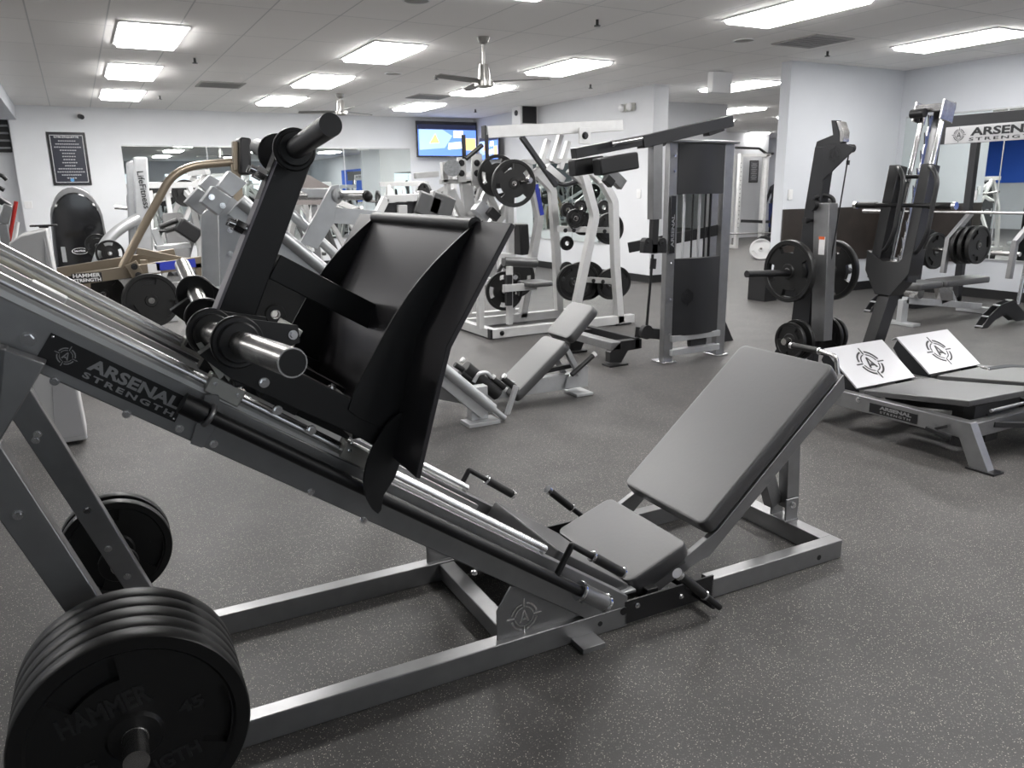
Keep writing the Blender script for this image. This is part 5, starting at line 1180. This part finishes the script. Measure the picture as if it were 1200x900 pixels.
for x_, y_, l in ((228, 68, 'small ceiling sprinkler between the two left light rows'), (187, 112, 'tiny ceiling sprinkler above the back wall'), (511, 88, 'small ceiling sprinkler left of the near fan'), (700, 23, 'ceiling sprinkler near the top centre'), (692, 99, 'small ceiling sprinkler above the partition'), (970, 60, 'ceiling sprinkler beside the vent by the alcove'), (557, 128, 'tiny ceiling sprinkler above the right television')):
    q = W0.Z(x_, y_, CEIL); t = thing('ceiling_sprinkler', l, 'sprinkler', at=(q.x, q.y, CEIL))
    with P('stem', BLKD, t) as bm: cyl(bm, (0, 0, 0), (0, 0, -.05), .014, 10); 
    with P('deflector', BLKD, t) as bm: cyl(bm, (0, 0, -.05), (0, 0, -.058), .03, 12)
for x_, y_, l in ((488, 0, 'round ceiling speaker at the top edge'), (461, 86, 'small round ceiling speaker near the second row of lights'), (872, 47, 'round grey ceiling speaker right of centre'), (602, 107, 'small round ceiling speaker behind the near fan')):
    q = W0.Z(x_, y_, CEIL); t = thing('ceiling_speaker', l, 'speaker', at=(q.x, q.y, CEIL))
    with P('grille', mat('speaker_grille', (.36, .35, .34), .7), t) as bm: cyl(bm, (0, 0, -.006), (0, 0, 0), .10, 28)
    with P('rim', WPL, t) as bm: ring(bm, (0, 0, -.005), (0, 0, 1), .115, .10, .01)

# ------------------------------------------------------------------ the room beyond the partition
D0 = Fr(0, 14.2, 0)
fr_ = thing('power_rack', 'white power rack with a pull-up handle bar in the far room', 'weight rack', D0)
def DV(x, y, Y=14.2): q = W0.V(x, y, Y); return Vector((q.x, Y-14.2, q.z))
for px in (868, 899):
    with P('rack_upright', WHT, fr_, .004) as bm: a = DV(px, 180); box(bm, (a.x, 0, a.z/2), (.09, .08, a.z))
for px in (860, 896):
    with P('rack_upright', WHT, fr_, .004) as bm: a = DV(px, 182, 15.2); box(bm, (a.x, 1.0, a.z/2), (.08, .08, a.z))
with P('top_beam', WHT, fr_, .004) as bm: bar(bm, DV(868, 182), DV(902, 182), .08, .08); 
with P('pull_up_bar', BLK, fr_) as bm: tube(bm, [DV(862, 173), DV(890, 174), DV(898, 180), DV(906, 180)], .03, 10, .05)
with P('safety_bar', BLK, fr_, .003) as bm: bar(bm, DV(869, 259), DV(901, 260), .06, .07)
with P('base_rail', WHT, fr_, .004) as bm: a = DV(868, 180); bar(bm, (a.x, 0, .04), (a.x, 1.0, .04), .08, .08)
with P('rack_holes', BLKD, fr_) as bm:
    a = DV(868, 180)
    for k in range(16): box(bm, (a.x, -.042, .5+.1*k), (.02, .006, .02))
bq = thing('barbell', 'thin barbell lying across the white power rack in the far room', 'barbell', Fr(0, 14.15, 0))
a = W0.V(850, 274, 14.15); b = W0.V(908, 273, 14.15)
with P('shaft', STL, bq) as bm: cyl(bm, (a.x, 0, a.z), (b.x, 0, b.z), .018, 10)
with P('collar', STL, bq) as bm: cyl(bm, (a.x, 0, a.z), (a.x+.15, 0, a.z), .03, 10)
q = W0.V(883, 201, 17.2); PF = Fr(0, 0, 0); PF.o = Vector((q.x, 17.19, q.z)); ps = thing('wall_poster', 'small dark poster on the white wall of the far room, seen through the power rack', 'poster', PF)
h2 = W0.V(883, 188, 17.2).z-W0.V(883, 214, 17.2).z
with P('frame', BLKD, ps, .002) as bm: box(bm, (0, 0, 0), (h2*.56, .02, h2))
with P('sheet', mat('poster_mid', (.12, .12, .13), .5), ps) as bm: box(bm, (0, -.012, 0), (h2*.48, .004, h2*.9))
with P('text_lines', mat('poster_text_grey', (.5, .5, .52), .5), ps) as bm:
    for k in range(9): box(bm, (0, -.015, h2*(.34-.085*k)), (h2*(.36 if k % 2 else .28), .002, h2*.03))
pl = W0.Z(893, 303, 0)
pf = Fr(pl.x, pl.y, 0)
plate(pf, (-.15, -.1, .20), 0, .225, .07, 'white faced weight plate leaning at the front of the floor stack in the far room', 'plates leaning on the far room floor', ax=(-.62, -.65, .45), mt=WPL)
for k in range(3): plate(pf, (.06+.13*k, .04+.12*k, .215+.0*k), 0, .23, .07, ['black weight plate right behind the white faced one on the floor', 'black weight plate in the middle of the far floor stack', 'last black weight plate of the far floor stack'][k], 'plates leaning on the far room floor', ax=(-.68, -.7, .2))
bxp = W0.Z(903, 353, 0)
t = thing('plyo_box', 'small black box standing against the outer end of the alcove wall', 'box', at=(bxp.x, bxp.y+.15, 0))
with P('box_body', BLKD, t, .006) as bm: box(bm, (0, 0, .17), (.22, .3, .34))
with P('lid', DRK, t, .006) as bm: box(bm, (0, 0, .345), (.24, .32, .02))
# somebody in dark clothes far away
def person(at, h):
    t = thing('person', 'person in dark clothes standing sideways in front of the blue wall far away', 'person', at=at)
    me = bpy.data.meshes.new('body'); k = h/1.7
    J = [(0, 0, .95), (0, 0, 1.2), (0, 0, 1.42), (0, -.02, 1.5), (.02, -.03, 1.6), (.03, -.03, 1.68), (-.06, .05, .92), (-.08, .04, .5), (-.06, .08, .08), (-.16, .06, .02), (.05, -.08, .92), (.03, -.1, .5), (.08, -.08, .08), (-.02, -.1, .02), (-.02, .17, 1.38), (-.05, .24, 1.12), (-.16, .22, .92), (-.20, .21, .85), (.0, -.17, 1.38), (-.04, -.24, 1.12), (-.16, -.22, .95), (-.20, -.21, .88)]
    Ed = [(0, 1), (1, 2), (2, 3), (3, 4), (4, 5), (0, 6), (6, 7), (7, 8), (8, 9), (0, 10), (10, 11), (11, 12), (12, 13), (2, 14), (14, 15), (15, 16), (16, 17), (2, 18), (18, 19), (19, 20), (20, 21)]
    Rr = [.13, .12, .13, .055, .085, .075, .09, .06, .045, .035, .09, .06, .045, .035, .055, .04, .03, .03, .055, .04, .03, .03]
    me.from_pydata([(a*k, b*k, c*k) for a, b, c in J], Ed, []); o = bpy.data.objects.new('body', me); C.objects.link(o); o.parent = t
    md = o.modifiers.new('s', 'SKIN'); 
    for v, r in zip(me.skin_vertices[0].data, Rr): v.radius = (r*k, r*k)
    me.skin_vertices[0].data[0].use_root = True
    o.modifiers.new('u', 'SUBSURF').levels = 1; me.materials.append(mat('dark_clothes', (.02, .02, .025), .8))
    with P('face', mat('skin', (.45, .28, .2), .6), t) as bm: dome(bm, (-.04*k, -.03*k, 1.61*k), (-1, -.3, 0), .07*k, .06*k, 12, 5)
    with P('hair', mat('dark_hair', (.01, .008, .007), .7), t) as bm: dome(bm, (.02*k, -.03*k, 1.62*k), (.3, 0, 1), .095*k, .09*k, 14, 5); dome(bm, (.05*k, -.03*k, 1.74*k), (0, 0, 1), .04*k, .04*k, 10, 4)
    with P('trousers', mat('navy_trousers', (.02, .03, .12), .8), t) as bm: cyl(bm, (-.07*k, .05*k, .95*k), (-.07*k, .07*k, .3*k), .095*k, 12, .06*k); cyl(bm, (.045*k, -.09*k, .95*k), (.05*k, -.09*k, .3*k), .095*k, 12, .06*k)
q = W0.V(908, 250, 16.6); person((q.x, 16.6, 0), 1.75)
